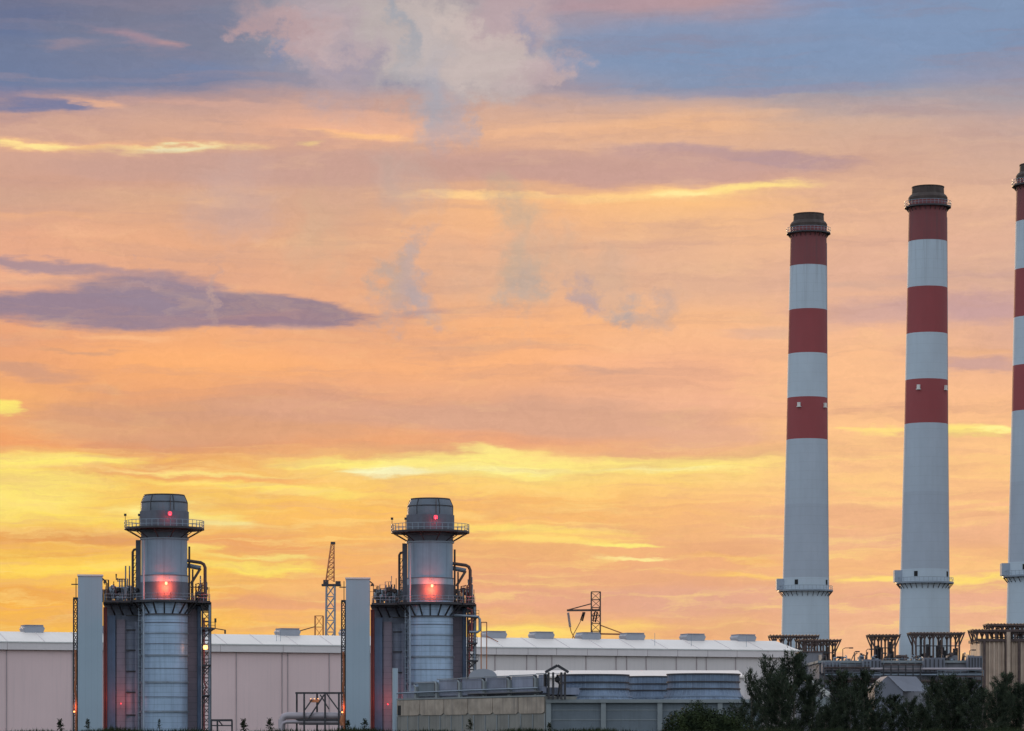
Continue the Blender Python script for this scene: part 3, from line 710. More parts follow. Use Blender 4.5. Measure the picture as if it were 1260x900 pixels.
    # beacons: the glass glows and throws red on the shell
    bb = MB().lathe([(.0,-.35),(.28,-.3),(.34,0),(.28,.3),(0,.38)], 12).build('beacon', M['hot_r'], root, True); bb.scale = (.7, .7, .7); bb.location = (X(204.5), -R0-1.0, Z(719.5))
    MB().bar((0, 0.2, -.2), (0, 1.0, -.2), .12).build('beacon_arm', M['steel'], bb)
    lamp('beacon_light', (X(203.5), -R0-1.25, Z(724.5)), (1.0, 0.11, 0.04), 1300, .5, root)
    b2 = MB().lathe([(.0,-.35),(.3,-.3),(.36,0),(.3,.3),(0,.38)], 12).build('beacon', M['red_l'], root, True); b2.location = (X(209), -R0-.75, Z(634.5))
    lamp('beacon_light', (X(209), -R0-1.1, Z(636)), (1.0, 0.04, 0.05), 160, .2, root)
    return root

def make_boiler(seed=11, second=False):
    root = thing('boiler', 'x', 'boiler', group='boilers behind the steel stacks')
    zt = Z(744)
    MB().box(X(129), X(246.5), 4.2, 28, 0, zt).build('casing', M['casing'], root)
    MB().box(X(132.5), X(142), 3.2, 4.3, 0, Z(757)).build('column', M['casing_b'], root)
    MB().box(X(243), X(247.6), 3.0, 4.6, 0, Z(745)).build('column', M['casing_b'], root)
    MB().box(X(143.5), X(154), 3.5, 4.3, 0, Z(762)).build('panel', M['casing_m'], root)
    MB().box(X(228), X(242.5), 3.6, 4.3, 0, Z(748)).build('panel', M['casing_m'], root)
    MB().tube([(X(162), 3.4, 0), (X(162), 3.4, Z(770))], 1.1, 20).build('downcomer', M['casing'], root, True)
    MB().tube([(X(169), 2.6, 0), (X(169), 2.6, Z(765))], .5, 14).build('downcomer', M['casing'], root, True)
    for py in (757, 775, 800, 826, 852, 880): MB().box(X(155), X(174), 2.2, 2.5, Z(py)-.12, Z(py)+.12).build('buckstay', M['steel'], root)
    for px in (128.5, 131.0):
        MB().tube([(X(px), 2.6, 0), (X(px), 2.6, Z(747))], .17, 8).build('red_pipe', M['redpipe'], root)
    MB().box(X(127.5), X(259), -0.2, 28, Z(744)+.02, Z(741.4)).build('deck', M['steel'], root)
    b = MB()
    for px in (136, 146, 158, 168): MB().bar((X(px), .2, Z(744)), (X(px)+.8, 4.1, Z(756)), .2).build('deck_bracket', M['steel'], root)
    # steam drum and clutter on deck
    dr = MB().tube([(X(131), 6, Z(728)), (X(131)+.4, 6, Z(728)), (X(166), 6, Z(728)), (X(166)+.4, 6, Z(728))], [.5, 1.05, 1.05, .5], 20).build('steam_drum', M['galv'], root, True)
    s = MB()
    for px in (136, 148, 160): s.box(X(px)-.3, X(px)+.3, 5.2, 6.8, Z(741.4), Z(731))
    s.build('saddle', M['steel'], dr)
    rg = random.Random(seed)
    for k in range(34):
        px = rg.uniform(129, 172) if k < 24 else rg.uniform(231, 258); y = rg.uniform(.6, 8); top = Z(rg.uniform(712, 733) if k % 3 else rg.uniform(690, 715) if px > 155 and px < 172 else 722)
        pts = [(X(px), y, Z(741)), (X(px), y, top), (X(px)+rg.uniform(-1.6, 1.6), y, top), ]
        pts.append((pts[2][0], y, Z(741)) if rg.random() < .6 else (pts[2][0], y, top+rg.uniform(.3, 1.2)))
        MB().tube(pts, rg.uniform(.07, .16), 6).build('pipe', rg.choice([M['steel'], M['rust'], M['galv'], M['galv'], M['pipe']]), root)
    for k in range(24):
        px = rg.uniform(129, 172) if k < 15 else rg.uniform(232, 257); y = rg.uniform(0, 6); z = Z(rg.uniform(722, 738)); r = rg.uniform(.25, .5)
        MB().lathe([(r*.2, z-r), (r, z-r*.6), (r, z+r*.6), (r*.2, z+r)], 10, cx=X(px), cy=y).build('valve', rg.choice([M['steel'], M['galv'], M['rust']]), root)
    for px, t in ((159.5, 708), (150, 713), (131, 716), (236, 716), (257, 722)):
        MB().tube([(X(px), 1.5, Z(741)), (X(px), 1.5, Z(t))], .07, 6).build('vent_pipe', M['steel'], root)
    rb_ = MB().lathe([(.0,-.25),(.2,-.2),(.24,0),(.2,.2),(0,.25)], 10).build('work_lamp', M['red_l'], root, True); rb_.location = (X(149), 1.6, Z(866)); rb_.scale = (.5, .5, .5)
    lamp('work_light', (X(149), .6, Z(862)), (1, .12, .06), 170, .4, root)
    # left riser duct beside the upper stack and pipe loop
    MB().box(X(167.2), X(173.4), 1.0, 3.4, Z(741), Z(664.5)).build('riser_duct', M['clad_dk'], root)
    MB().tube([(X(163.5), 1.2, Z(741)), (X(163.5), 1.2, Z(679)), (X(165), 1.2, Z(676.5)), (X(169), 1.2, Z(675.5))], .22, 8).build('pipe', M['rust'], root)
    s = MB()
    for k in range(7):
        z = Z(738-9*k); s.bar((X(163.5), 1.0, z), (X(168), 1.0, z), .12); 
        if k < 6: s.bar((X(163.5), 1.0, z), (X(168), 1.0, z+9*HM), .1)
    s.build('pipe_bracket', M['steel'], root)
    # right hand pipe gooseneck
    MB().tube([(X(229), .8, Z(689.5)), (X(247), .8, Z(692)), (X(250.5), .8, Z(694)), (X(252.2), .8, Z(698)), (X(252.2), .8, Z(741))], .3, 10).build('gooseneck_pipe', M['rust'], root, True)
    MB().tube([(X(229), 1.6, Z(695)), (X(247), 1.6, Z(698.5))], .42, 10).build('pipe', M['galv'], root, True)
    s = MB(); s.bar((X(246.5), 1.2, Z(699)), (X(235), 1.2, Z(718)), .45); s.bar((X(232.8), 1.2, Z(741)), (X(232.8), 1.2, Z(672)), .35)
    s.bar((X(237), 1.2, Z(741)), (X(237), 1.2, Z(700)), .3); s.bar((X(233), 1.2, Z(722)), (X(252), 1.2, Z(722)), .15)
    s.build('pipe_support', M['rust'], root)
    for px, y in ((241, 2), (244.5, 3), (248.5, 1.5)):
        MB().tube([(X(px), y, Z(741)), (X(px), y, Z(714+y*2)), (X(px)+.9, y, Z(713+y*2))], .14, 6).build('pipe', M['redpipe'], root)
    rl = MB(); railing(rl, [(X(130), .1, Z(741.4)), (X(170), .1, Z(741.4))]); railing(rl, [(X(233), .1, Z(741.4)), (X(258), .1, Z(741.4))])
    rl.build('railing', M['steel'], root)
    return root

def lattice(mb, x0, x1, y0, y1, z0, z1, n, w=.2, wb=.12):
    P = [(x0,y0),(x1,y0),(x1,y1),(x0,y1)]
    for x, y in P: mb.bar((x,y,z0), (x,y,z1), w)
    for k in range(n):
        a = z0+(z1-z0)*k/n; b = z0+(z1-z0)*(k+1)/n
        for i in range(4):
            p, q = P[i], P[(i+1) % 4]
            mb.bar((*p, b), (*q, b), wb)
            if k % 2: mb.bar((*p, a), (*q, b), wb)
            else: mb.bar((*q, a), (*p, b), wb)
    return mb

def make_access(second=False):   # access tower right of the boiler
    root = thing('access_tower', 'x', 'access tower', group='access towers on the right of the boilers')
    lattice(MB(), X(249), X(259), .4, 3.0, 0, Z(741), 16, .26, .13).build('frame', M['steel'], root)
    MB().tube([(X(257.5), .1, 0), (X(257.5), .1, Z(742))], .22, 8).build('riser_pipe', M['galv'], root)
    MB().tube([(X(251), .1, 0), (X(251), .1, Z(850)), (X(254), .1, Z(846)), (X(251), .1, Z(840)), (X(251), .1, Z(760))], .14, 8).build('riser_pipe', M['redpipe'], root)
    for py, x1 in (((774, 264), (819, 259.5), (856, 258)) if not second else ((757, 263), (790, 261), (812, 262), (838, 258))):
        m = MB(); m.box(X(247.8), X(x1), -1.2, .3, Z(py)-.14, Z(py)+.14)
        m.bar((X(x1-1), -.6, Z(py)), (X(249), -.6, Z(py+11)), .2); m.bar((X(x1-5), -.6, Z(py)), (X(249), -.6, Z(py+6)), .16)
        l = m.build('landing', M['steel'], root)
        railing(MB(), [(X(248), -1.1, Z(py)), (X(x1), -1.1, Z(py))], step=1.0).build('railing', M['steel'], l)
    if second:
        MB().tube([(X(231), -1.0, Z(755)), (X(252), -1.0, Z(756)), (X(262), -1.0, Z(757)), (X(264), -1.0, Z(760)), (X(264), -1.0, Z(774)), (X(261), -1.0, Z(776)), (X(251), -1.0, Z(776))], .24, 8).build('pipe_loop', M['galv'], root, True)
        MB().tube([(X(254), -.6, Z(800)), (X(254), -.6, Z(748)), (X(248), -.6, Z(746))], .2, 8).build('riser_pipe', M['redpipe'], root)
        MB().box(X(249), X(260), .8, 2.6, Z(775), Z(765)).build('junction_box', M['clad_dk'], root)
        return root
    m = MB(); m.bar((X(258), -.5, Z(772.5)), (X(277), -.5, Z(775.5)), .16); m.bar((X(276.6), -.5, Z(775)), (X(276.6), -.5, Z(780)), .3); m.box(X(263.5), X(266), -.6, -.2, Z(766), Z(761))
    m.bar((X(264.5), -.5, Z(774)), (X(264.5), -.5, Z(761)), .14)
    m.build('davit_arm', M['steel'], root)
    # lit lamp
    lm = MB().lathe([(.0,-.4),(.35,-.35),(.42,0),(.35,.35),(0,.42)], 12).build('lamp_glass', M['hot_l'], root, True); lm.location = (X(252.5), -1.35, Z(797))
    lamp('lamp_light', (X(252.5), -1.8, Z(798)), (1, .38, .14), 110, .3, root)
    return root
def make_wall_ladder():
    root = thing('ladder_tower', 'x', 'ladder tower', group='slim ladder towers on the left of the pale panels')
    lattice(MB(), X(91.2), X(95.8), 1.0, 2.6, 0, Z(737), 22, .2, .12).build('frame', M['steel'], root)
    m = MB(); m.box(X(90.8), X(96.5), .7, 2.7, Z(738), Z(735.5)); m.bar((X(88.5), 1, Z(719.5)), (X(97), 1, Z(719.5)), .18); m.bar((X(94.3), 1, Z(737)), (X(94.3), 1, Z(712)), .14)
    m.build('head_platform', M['steel'], root)
    MB().tube([(X(94.5), .8, 0), (X(94.5), .8, Z(860)), (X(93.2), .8, Z(848)), (X(94.2), .8, Z(830)), (X(93.6), .8, Z(800))], .2, 6).build('orange_pipe', M['orange'], root)  # plain orange pipe up the ladder frame
    lm = MB().lathe([(.0,-.3),(.26,-.25),(.3,0),(.26,.25),(0,.3)], 10).build('lamp_glass', M['hot_l'], root, True); lm.location = (X(92.2), .6, Z(876)); lm.scale = (.5, .5, .5)
    lamp('lamp_light', (X(91.5), .2, Z(870)), (1, .22, .08), 60, .3, root)
    return root
def make_panel():
    root = thing('duct_tower', 'x', 'duct tower', group='pale flat sided duct towers')
    MB().box(X(97), X(126.7), -1.0, 0.9, 0, Z(710)).build('cladding', M['panel'], root)
    c = MB(); c.box(X(96.2), X(127.6), -1.15, 1.05, Z(709.98), Z(708)); c.build('coping', M['trim'], root)
    m = MB(); m.bar((X(126), .2, Z(712)), (X(131), .2, Z(716)), .22); m.box(X(127.8), X(132), 0, .5, Z(718), Z(716)); m.build('lamp_bracket', M['steel'], root)
    return root
def turn(px): return -math.atan2(px-630, F)     # each unit squarely faces the river, like its panels in the picture
st = make_stack(); bo = make_boiler(); ac = make_access(); wl = make_wall_ladder(); pn = make_panel()
x1, x2 = PX(202.2, HD), PX(529.4, HD*1.016)
D_2 = HD*1.016
rz1_, rz2_ = turn(202.2), turn(529.4)
labels = [('exhaust_stack', st, 'left steel exhaust stack with a glowing red beacon and a railed gallery', 'right steel exhaust stack with a red beacon, above the stained concrete wall'),
          ('boiler', bo, 'dark boiler block with pipework behind the left exhaust stack', 'dark boiler block with pipework behind the right exhaust stack'),
          ('access_tower', ac, 'steel access tower with small landings on the right of the left boiler', 'steel access tower with small landings on the right of the right boiler'),
          ('ladder_tower', wl, 'slim ladder tower on the left edge of the left pale duct tower', 'slim ladder tower on the left edge of the right pale duct tower'),
          ('duct_tower', pn, 'pale blue grey duct tower beside the left exhaust stack', 'pale blue grey duct tower beside the right exhaust stack')]
for nm, o, l1, l2 in labels:
    o['label'] = l1
    o2 = make_boiler(29, True) if nm == 'boiler' else make_access(True) if nm == 'access_tower' else copy_tree(o)
    o2['label'] = l2
    o.location = (x1, HD, 0); o.rotation_euler = (0, 0, rz1_)
    o2.location = (x2, D_2, 0); o2.rotation_euler = (0, 0, rz2_)

# ------------------------------------------------------------------ cranes / derricks beyond the hall
def taper_lattice(mb, cx, cy, w0, w1, z0, z1, n, wl=.25, wb=.14, dxt=0.0):
    def P(z):
        f = (z-z0)/(z1-z0); w = w0+(w1-w0)*f; c = cx+dxt*f
        return [Vector((c-w/2, cy-w/2, z)), Vector((c+w/2, cy-w/2, z)), Vector((c+w/2, cy+w/2, z)), Vector((c-w/2, cy+w/2, z))]
    a, b = P(z0), P(z1)
    for i in range(4): mb.bar(a[i], b[i], wl)
    for k in range(n):
        p, q = P(z0+(z1-z0)*k/n), P(z0+(z1-z0)*(k+1)/n)
        for i in range(4):
            mb.bar(q[i], q[(i+1) % 4], wb); mb.bar(p[i], q[(i+1) % 4], wb)
            mb.bar(p[(i+1) % 4], q[i], wb)
    return mb
D = 860.0; m_ = D/F
crane = thing('tower_crane', 'lattice tower crane with a short raised jib behind the hall roof', 'crane', (PX(405.5, D), D, 0))
cx = lambda p: (p-405.5)*m_
taper_lattice(MB(), 0, 0, 12.6*m_, 10.2*m_, 0, PZ(720, D), 14, .4, .18, 0.3).build('mast', M['galv'], crane)
m = MB(); m.box(cx(396), cx(419.5), -1.5, 1.5, PZ(721.5, D), PZ(719, D)); m.box(cx(398), cx(404), -1.2, 1.2, PZ(719, D), PZ(714, D)); m.box(cx(413), cx(419), -1, 1, PZ(719,D), PZ(715.5,D))
m.build('slewing_platform', M['steel'], crane)
taper_lattice(MB(), cx(406), 0, 10*m_, 3.5*m_, PZ(716, D), PZ(668.5, D), 8, .26, .11, 3.3*m_).build('jib', M['orange'], crane)  # orange base colour carries the glow of backlight on the jib
m = MB(); m.box(cx(407), cx(412.5), -.6, .6, PZ(670, D), PZ(667, D)); m.bar((cx(401), -.5, PZ(716,D)), (cx(407.3), -.3, PZ(672,D)), .15); m.build('jib_head', M['steel'], crane)
small = thing('lattice_mast', 'small lattice frame with a thin boom beside the crane mast', 'mast', (PX(391, D), D+6, 0))
sx_ = lambda p: (p-391)*m_
lattice(MB(), sx_(386), sx_(396), -1, 1, 0, PZ(757, D), 12, .25, .12).build('frame', M['orange'], small)
MB().bar((sx_(362), 0, PZ(777, D)), (sx_(387), 0, PZ(770, D)), .25).build('boom', M['steel'], small)

D = 900.0; m_ = D/F
py_ = thing('pylon', 'short twin legged pylon with slanting insulators behind the hall roof', 'pylon', (PX(733, D), D, 0))
px_ = lambda p: (p-733)*m_
lattice(MB(), px_(727.6), px_(738.6), -1.2, 1.2, 0, PZ(728.5, D), 20, .34, .15).build('lattice_mast', M['rust'], py_)
m = MB(); m.bar((px_(697.5), 0, PZ(751.3, D)), (px_(738), 0, PZ(751, D)), .55); m.bar((px_(698), 0, PZ(751, D)), (px_(728), 0, PZ(743, D)), .3)
m.build('upper_arm', M['rust'], py_)
m = MB(); m.bar((px_(727), 0, PZ(780, D)), (px_(768), 0, PZ(780.8, D)), .45); m.bar((px_(768), 0, PZ(780.5, D)), (px_(738.5), 0, PZ(769.5, D)), .3); m.bar((px_(766.5),0,PZ(781,D)),(px_(766.5),0,PZ(787,D)),.35)
m.build('lower_arm', M['orange'], py_)
def ins(a, b, r, mm):
    mb = MB(); a = Vector((px_(a[0]), -.3, PZ(a[1], D))); b = Vector((px_(b[0]), -.3, PZ(b[1], D)))
    n = 14; pts = []; rs = []
    for k in range(n*2+1): pts.append(a.lerp(b, k/(n*2))); rs.append(r if k % 2 else r*.55)
    mb.tube(pts, rs, 8); return mb.build('insulator', mm, py_)
ins((699, 754), (701.5, 772), .42, M['joint']); ins((717.8, 753.5), (714.4, 764), .28, M['steel']); ins((719.5, 753.5), (716.5, 764.5), .28, M['steel'])
ins((732, 753), (729.5, 764.5), .28, M['steel']); ins((735, 753), (732.5, 766), .28, M['steel'])
m = MB(); m.tube([(px_(701.5), -.3, PZ(772, D)), (px_(702.5), -.3, PZ(777, D)), (px_(706, ), -.3, PZ(784, D)), (px_(712), 0, PZ(792, D))], .14, 5)
m.tube([(px_(714.4), -.3, PZ(764.5, D)), (px_(710.5), -.3, PZ(772, D)), (px_(706), -.3, PZ(780, D)), (px_(703), -.3, PZ(790, D))], .12, 5)
m.build('conductor', M['orange'], py_)
D = 640.0
small2 = thing('pipe_davit', 'little orange davit frame right of the right boiler pipework', 'davit', (PX(597, D), D, 0))
s = D/F
m = MB(); m.bar((-.8*1, 0, 0), (-.8, 0, PZ(766, D)), .2); m.bar((.3, 0, 0), (.3, 0, PZ(766, D)), .2); m.bar((-.8, 0, PZ(766,D)), (.3, 0, PZ(766,D)), .2); m.bar((.3,0,PZ(783,D)), (16*s,0,PZ(790,D)), .16)
m.build('frame', M['orange'], small2)

# ------------------------------------------------------------------ low annex, cooling towers, walls
D = 520.0; s = D/F
ax0, ax1 = PX(592, D), PX(916, D)
annex = thing('annex', 'low annex with a bright white roof edge behind the blue cooling fans', 'building', (0, D, 0))
MB().box(ax0, ax1, 0, 14, 0, PZ(832.6, D)).build('wall', M['trim'], annex)
MB().add([(ax0-1, -.6, PZ(832.4, D)), (ax1, -.6, PZ(832.4, D)), (ax1, 14, PZ(826.5, D)+.5), (ax0+2.5, 14, PZ(826.5, D)+.5)], [(0,1,2,3)]).add(
   [(ax0-1, -.6, PZ(832.4, D)-.25), (ax1, -.6, PZ(832.4, D)-.25), (ax1, -.6, PZ(832.4, D)-.02), (ax0-1, -.6, PZ(832.4, D)-.02)], [(0,1,2,3)]).build('roof', M['roof'], annex)
shed = thing('round_shed', 'small grey round roofed shed beside the right boiler', 'shed', (PX(594, 500), 506, 0))
pts = [(-2.2, 0), (2.2, 0)] + [(2.2*math.cos(t), PZ(829, 500)+1.2*math.sin(t)-.4) for t in [PI*k/10 for k in range(11)]]
MB().prism(pts, -3, 3).build('shell', M['vent'], shed)

D = 425.0; s = D/F
ct = thing('cooling_tower', 'low grey concrete cooling tower housing under the blue fans', 'cooling tower', (0, D, 0))
xa, xb = PX(673, D), PX(936, D)
MB().box(xa, xb, .3, 26, 0, PZ(862, D)).build('wall', M['concrete_g'], ct)
MB().box(xa-.1, xb+.1, -.25, 26.2, PZ(865, D), PZ(861, D)+.02).build('ring_beam', M['concrete_l'], ct)
for px in (675, 742.5, 812, 886):
    MB().box(PX(px, D)-.32, PX(px, D)+.32, -.1, .32, 0, PZ(865, D)-.01).build('pier', M['concrete_l'], ct)
m = MB()
for z in (PZ(874, D), PZ(886, D)): m.box(xa, xb, .24, .31, z-.05, z+.05)
m.build('panel_joint', M['concrete_l'], ct)
def make_fan(r, h, flare=1.13):
    root = thing('fan_stack', 'x', 'cooling fan', group='blue cooling fan stacks')
    pr = [(r*flare, 0), (r*(1+(flare-1)*.45), h*.16), (r*1.005, h*.36), (r*.99, h*.6), (r, h*.92), (r*1.01, h), (r*.985, h), (r*.97, h*.6), (r*.99, h*.1)]
    MB().lathe(pr, 72, cap=False).build('shell', M['bluelouv'], root, True)
    rb = MB()
    for k in range(48):
        t = 2*PI*k/48; c_, s_ = math.cos(t), math.sin(t)
        for (r0_, z0_), (r1_, z1_) in zip(pr[:5], pr[1:6]): rb.bar((r0_*c_, r0_*s_, z0_), (r1_*c_, r1_*s_, z1_), .07)
    rb.build('ribs', M['bluerib'], root)
    for zf in (.14, .42, .68, .97):
        rr_ = np.interp(zf, [0,.16,.36,.6,.92], [r*flare, r*(1+(flare-1)*.45), r*1.005, r*.99, r])
        MB().ring(rr_, rr_+.16, h*zf-.09, h*zf+.09, 64).build('hoop', M['steel'] if zf in (.42,.68,.97) else M['bluerib'], root)
    MB().lathe([(r*.15, h*.5), (r*.15, h*.7)], 16).build('fan_hub', M['steel'], root)
    return root
zb = PZ(861, D)+.03
h = (861-829)*s
f1 = make_fan(45.5*s, h); f1.location = (PX(730.5, D+8), D+8, zb); f1['label'] = 'leftmost wide blue cooling fan right of the little pavilion'
sc_ = (D+8)/D
f1.scale = (.96, .96, 1.0)
f2 = copy_tree(f1, label='narrow looking blue cooling fan tucked between the two wide ones', loc=(PX(800, D+19), D+19, zb), scale=(.68, .68, 1.0))
f3 = copy_tree(f1, label='rightmost wide blue cooling fan beside the tall trees', loc=(PX(865.5, D+8), D+8, zb), scale=(.99, .99, 1.03))

# stained concrete wall with screens above it, turning towards the camera at the right
Da, Db = 462.0, 426.0
a = Vector((PX(489, Da), Da)); b = Vector((PX(671, Db), Db)); dv = (b-a).normalized(); Lw = (b-a).length
wz = (HY-861.5)*Da/F + EYE
cw = thing('concrete_wall', 'stained beige concrete wall of panels below the row of grey screens', 'wall', (a.x, a.y, 0), math.atan2(dv.y, dv.x))
MB().box(0, Lw, 0, 12, 0, wz).build('wall', M['concrete'], cw)
MB().box(0, Lw+.05, -.15, .1, wz-.02, wz+.18).build('coping', M['concrete_l'], cw)
npan = 6
for k in range(npan):
    x0 = Lw*k/npan+.08; x1_ = Lw*(k+1)/npan-.08
    pts = [(x0, wz-.1), (x0, wz-2.0), (x0+.5, wz-2.25), (x1_-.5, wz-2.25), (x1_, wz-2.0), (x1_, wz-.1)]
    MB().prism(pts, -.12, -.005).build('panel', M['concrete_w'], cw)
m = MB()
for k in range(14): m.box(Lw*k/13-.09, Lw*k/13+.09, -.10, -.004, 0, wz-2.35)
m.build('pilaster', M['concrete_l'], cw)
MB().box(.3, 1.3, -.14, -.02, wz-2.2, wz-.8).build('opening', M['hole'], cw)
scn = thing('screen_row', 'row of grey louvred screens with pale brackets above the stained concrete wall', 'screen', (a.x, a.y, wz+.18), math.atan2(dv.y, dv.x))
bx = [2.6, 5.8, 9.1, 12.4, 15.7, 19.0]
bx = [ (Lw)*(p-489)/(671-489) for p in (511, 538, 567, 597, 627, 658)]
tops = [2.15, 2.5, 2.55, 2.6, 2.65, 2.75]
ends = bx[1:] + [Lw-.2]
for k, (x0, x1_, t) in enumerate(zip(bx, ends, tops)):
    MB().box(x0+.25, x1_-.5, .55, .7, .25, t-.05).build('louvre_panel', M['casing'] if k else M['concrete_g'], scn)
    m = MB(); m.box(x0-.35, x0+.25, .2, .6, 0, t-.5); m.bar((x0-.6, .3, t-.25), (x0+.2, .3, t-.9), .16); m.build('bracket', M['concrete_l'], scn)
    m = MB(); m.box(x1_-.75, x1_-.5, .3, .8, t-1.6, t); m.build('post', M['steel'], scn)
    MB().box(x0-.2, x1_-.5, .4, .62, t, t+.14).build('top_rail', M['galv'], scn)
MB().tube([(-.3, .1, .75), (bx[0], .1, .8), (Lw*.55, .1, .9), (Lw*.95, .1, .95)], .12, 6).build('pipe_rail', M['galv'], scn)
MB().tube([(Lw*.5, 0, .35), (Lw*.98, 0, .4)], .16, 6).build('pipe_rail', M['steel'], scn)
m = MB(); m.box(0, Lw, .9, 8, .05, 1.0); m.build('plinth', M['casing'], scn)

D = 424.0; s = D/F
pav = thing('pavilion', 'little dark open pavilion with a gable roof on the wall corner', 'pavilion', (PX(685, D), D+1.2, PZ(861, D)))
zz = lambda py: (861-py)*s
m = MB()
m.add([(-1.5,-1.3,zz(827)),(1.55,-1.3,zz(827)),(.1,-1.3,zz(818.5)),(-1.5,1.3,zz(827)),(1.55,1.3,zz(827)),(.1,1.3,zz(818.5))], [(0,2,5,3),(2,1,4,5)])
m.add([(-1.5,-1.3,zz(827)-.12),(1.55,-1.3,zz(827)-.12),(.1,-1.3,zz(818.5)-.14),(-1.5,1.3,zz(827)-.12),(1.55,1.3,zz(827)-.12),(.1,1.3,zz(818.5)-.14)], [(0,3,5,2),(2,5,4,1)])
for x_, zb_, x2_, zt_ in ((-1.5, zz(827), .1, zz(818.5)), (1.55, zz(827), .1, zz(818.5))): m.bar((x_, -1.3, zb_-.06), (x2_, -1.3, zt_-.06), .34)
m.build('roof', M['steel'], pav)
for x_ in (-1.05, -.45, .62, 1.1):
    for y_ in (-1, 1): MB().box(x_-.13, x_+.13, y_-.13, y_+.13, 0, zz(826.5)-.1).build('post', M['steel'], pav)
m = MB(); m.box(-1.2, 1.25, -1.1, 1.1, zz(829), zz(827.6)-.12); m.build('ceiling_beam', M['white'], pav)
m = MB(); m.tube([(.1,0,zz(830)),(.1,0,zz(838)),(.4,0,zz(842)),(.3,0,zz(850)),(.1,0,0)], .15, 6); m.lathe([(.1,zz(840)),(.35,zz(838)),(.35,zz(834)),(.1,zz(832))], 10, cx=.1); m.build('hoist', M['steel'], pav)

D = 470.0
vp = MB().tube([(PX(486.2, D), D, 0), (PX(486.2, D), D, PZ(822.5, D))], .4, 16).build('vent_pipe', M['panel'], None, True)
tag(vp, 'short pale vertical pipe standing left of the stained concrete wall', 'pipe')

# ------------------------------------------------------------------ pipe rack between the units
D = 545.0; s = D/F
rk = thing('pipe_rack', 'dark braced steel rack carrying pipes beside the right duct tower', 'pipe rack', (PX(364, D), D, 0))
rx = lambda p: (p-364)*s; rzf = lambda py: PZ(py, D)
m = MB()
for p, y in ((364.5, 1.5), (374.3, 0), (389.5, 1.5), (400, 0), (417, 0)): m.bar((rx(p), y, 0), (rx(p), y, rzf(853)), .3)
m.bar((rx(363.5), 0, rzf(853)), (rx(422), 0, rzf(853)), .32); m.bar((rx(363.5), 1.5, rzf(853)), (rx(422), 1.5, rzf(853)), .25)
m.bar((rx(366), 0, rzf(886)), (rx(418), 0, rzf(886)), .25); m.bar((rx(368), 0, rzf(891.5)), (rx(418), 0, rzf(891.5)), .22)
m.build('frame', M['steel'], rk)
m = MB()
m.bar((rx(375), -.1, rzf(874)), (rx(384), -.1, rzf(861)), .22); m.bar((rx(378), -.1, rzf(887)), (rx(399), -.1, rzf(855)), .24); m.bar((rx(394), -.1, rzf(855)), (rx(405), -.1, rzf(873)), .2)
m.bar((rx(402), -.1, rzf(854)), (rx(419), -.1, rzf(877)), .22); m.build('brace', M['steel'], rk)
for r_, y0, zc in ((.62, .8, 881), (.3, .3, 888.5)):
    MB().tube([(rx(346.5), y0, 0), (rx(346.5), y0, rzf(zc+5)), (rx(348.5), y0, rzf(zc+1.5)), (rx(352.5), y0, rzf(zc)), (rx(419), y0, rzf(zc))], r_, 14).build('pipe', M['pipe'], rk, True)
m = MB().box(rx(381), rx(393.5), -.1, .4, rzf(864.5), rzf(861)); m.build('valve_box', M['orange'], rk)
for p in (382.5, 387, 391.5):
    o = MB().lathe([(.0,-.2),(.2,-.15),(.24,0),(.2,.15),(0,.2)], 10).build('lamp_glass', M['hot_l'], rk, True); o.location = (rx(p), -.3, rzf(860)); o.scale = (.35,.35,.35)
m = MB().tube([(rx(421), -.3, rzf(893)), (rx(420), -.3, rzf(888)), (rx(422), -.3, rzf(880))], .3, 8); m.build('expansion_joint', M['orange'], rk)
m = MB(); D = 540.0; s = D/F
for p in (260, 267.5, 285.5): m.bar(((p-272)*s, 0, 0), ((p-272)*s, 0, PZ(886.5, D)), .28)
m.bar((-12.5*s, 0, PZ(886.5, D)), (14*s, 0, PZ(886.5, D)), .35); m.bar((-12*s, 0, PZ(893, D)), (14*s, 0, PZ(893, D)), .2); m.bar((-3*s,0,PZ(887,D)), (2*s,0,PZ(893,D)), .2)
lr = m.build('low_rack', M['steel'], None); lr.location = (PX(272, D), D, 0)
tag(lr, 'low dark steel frame at the foot of the left access tower', 'rack')
for p, base in ((50, 0), ):
    pass

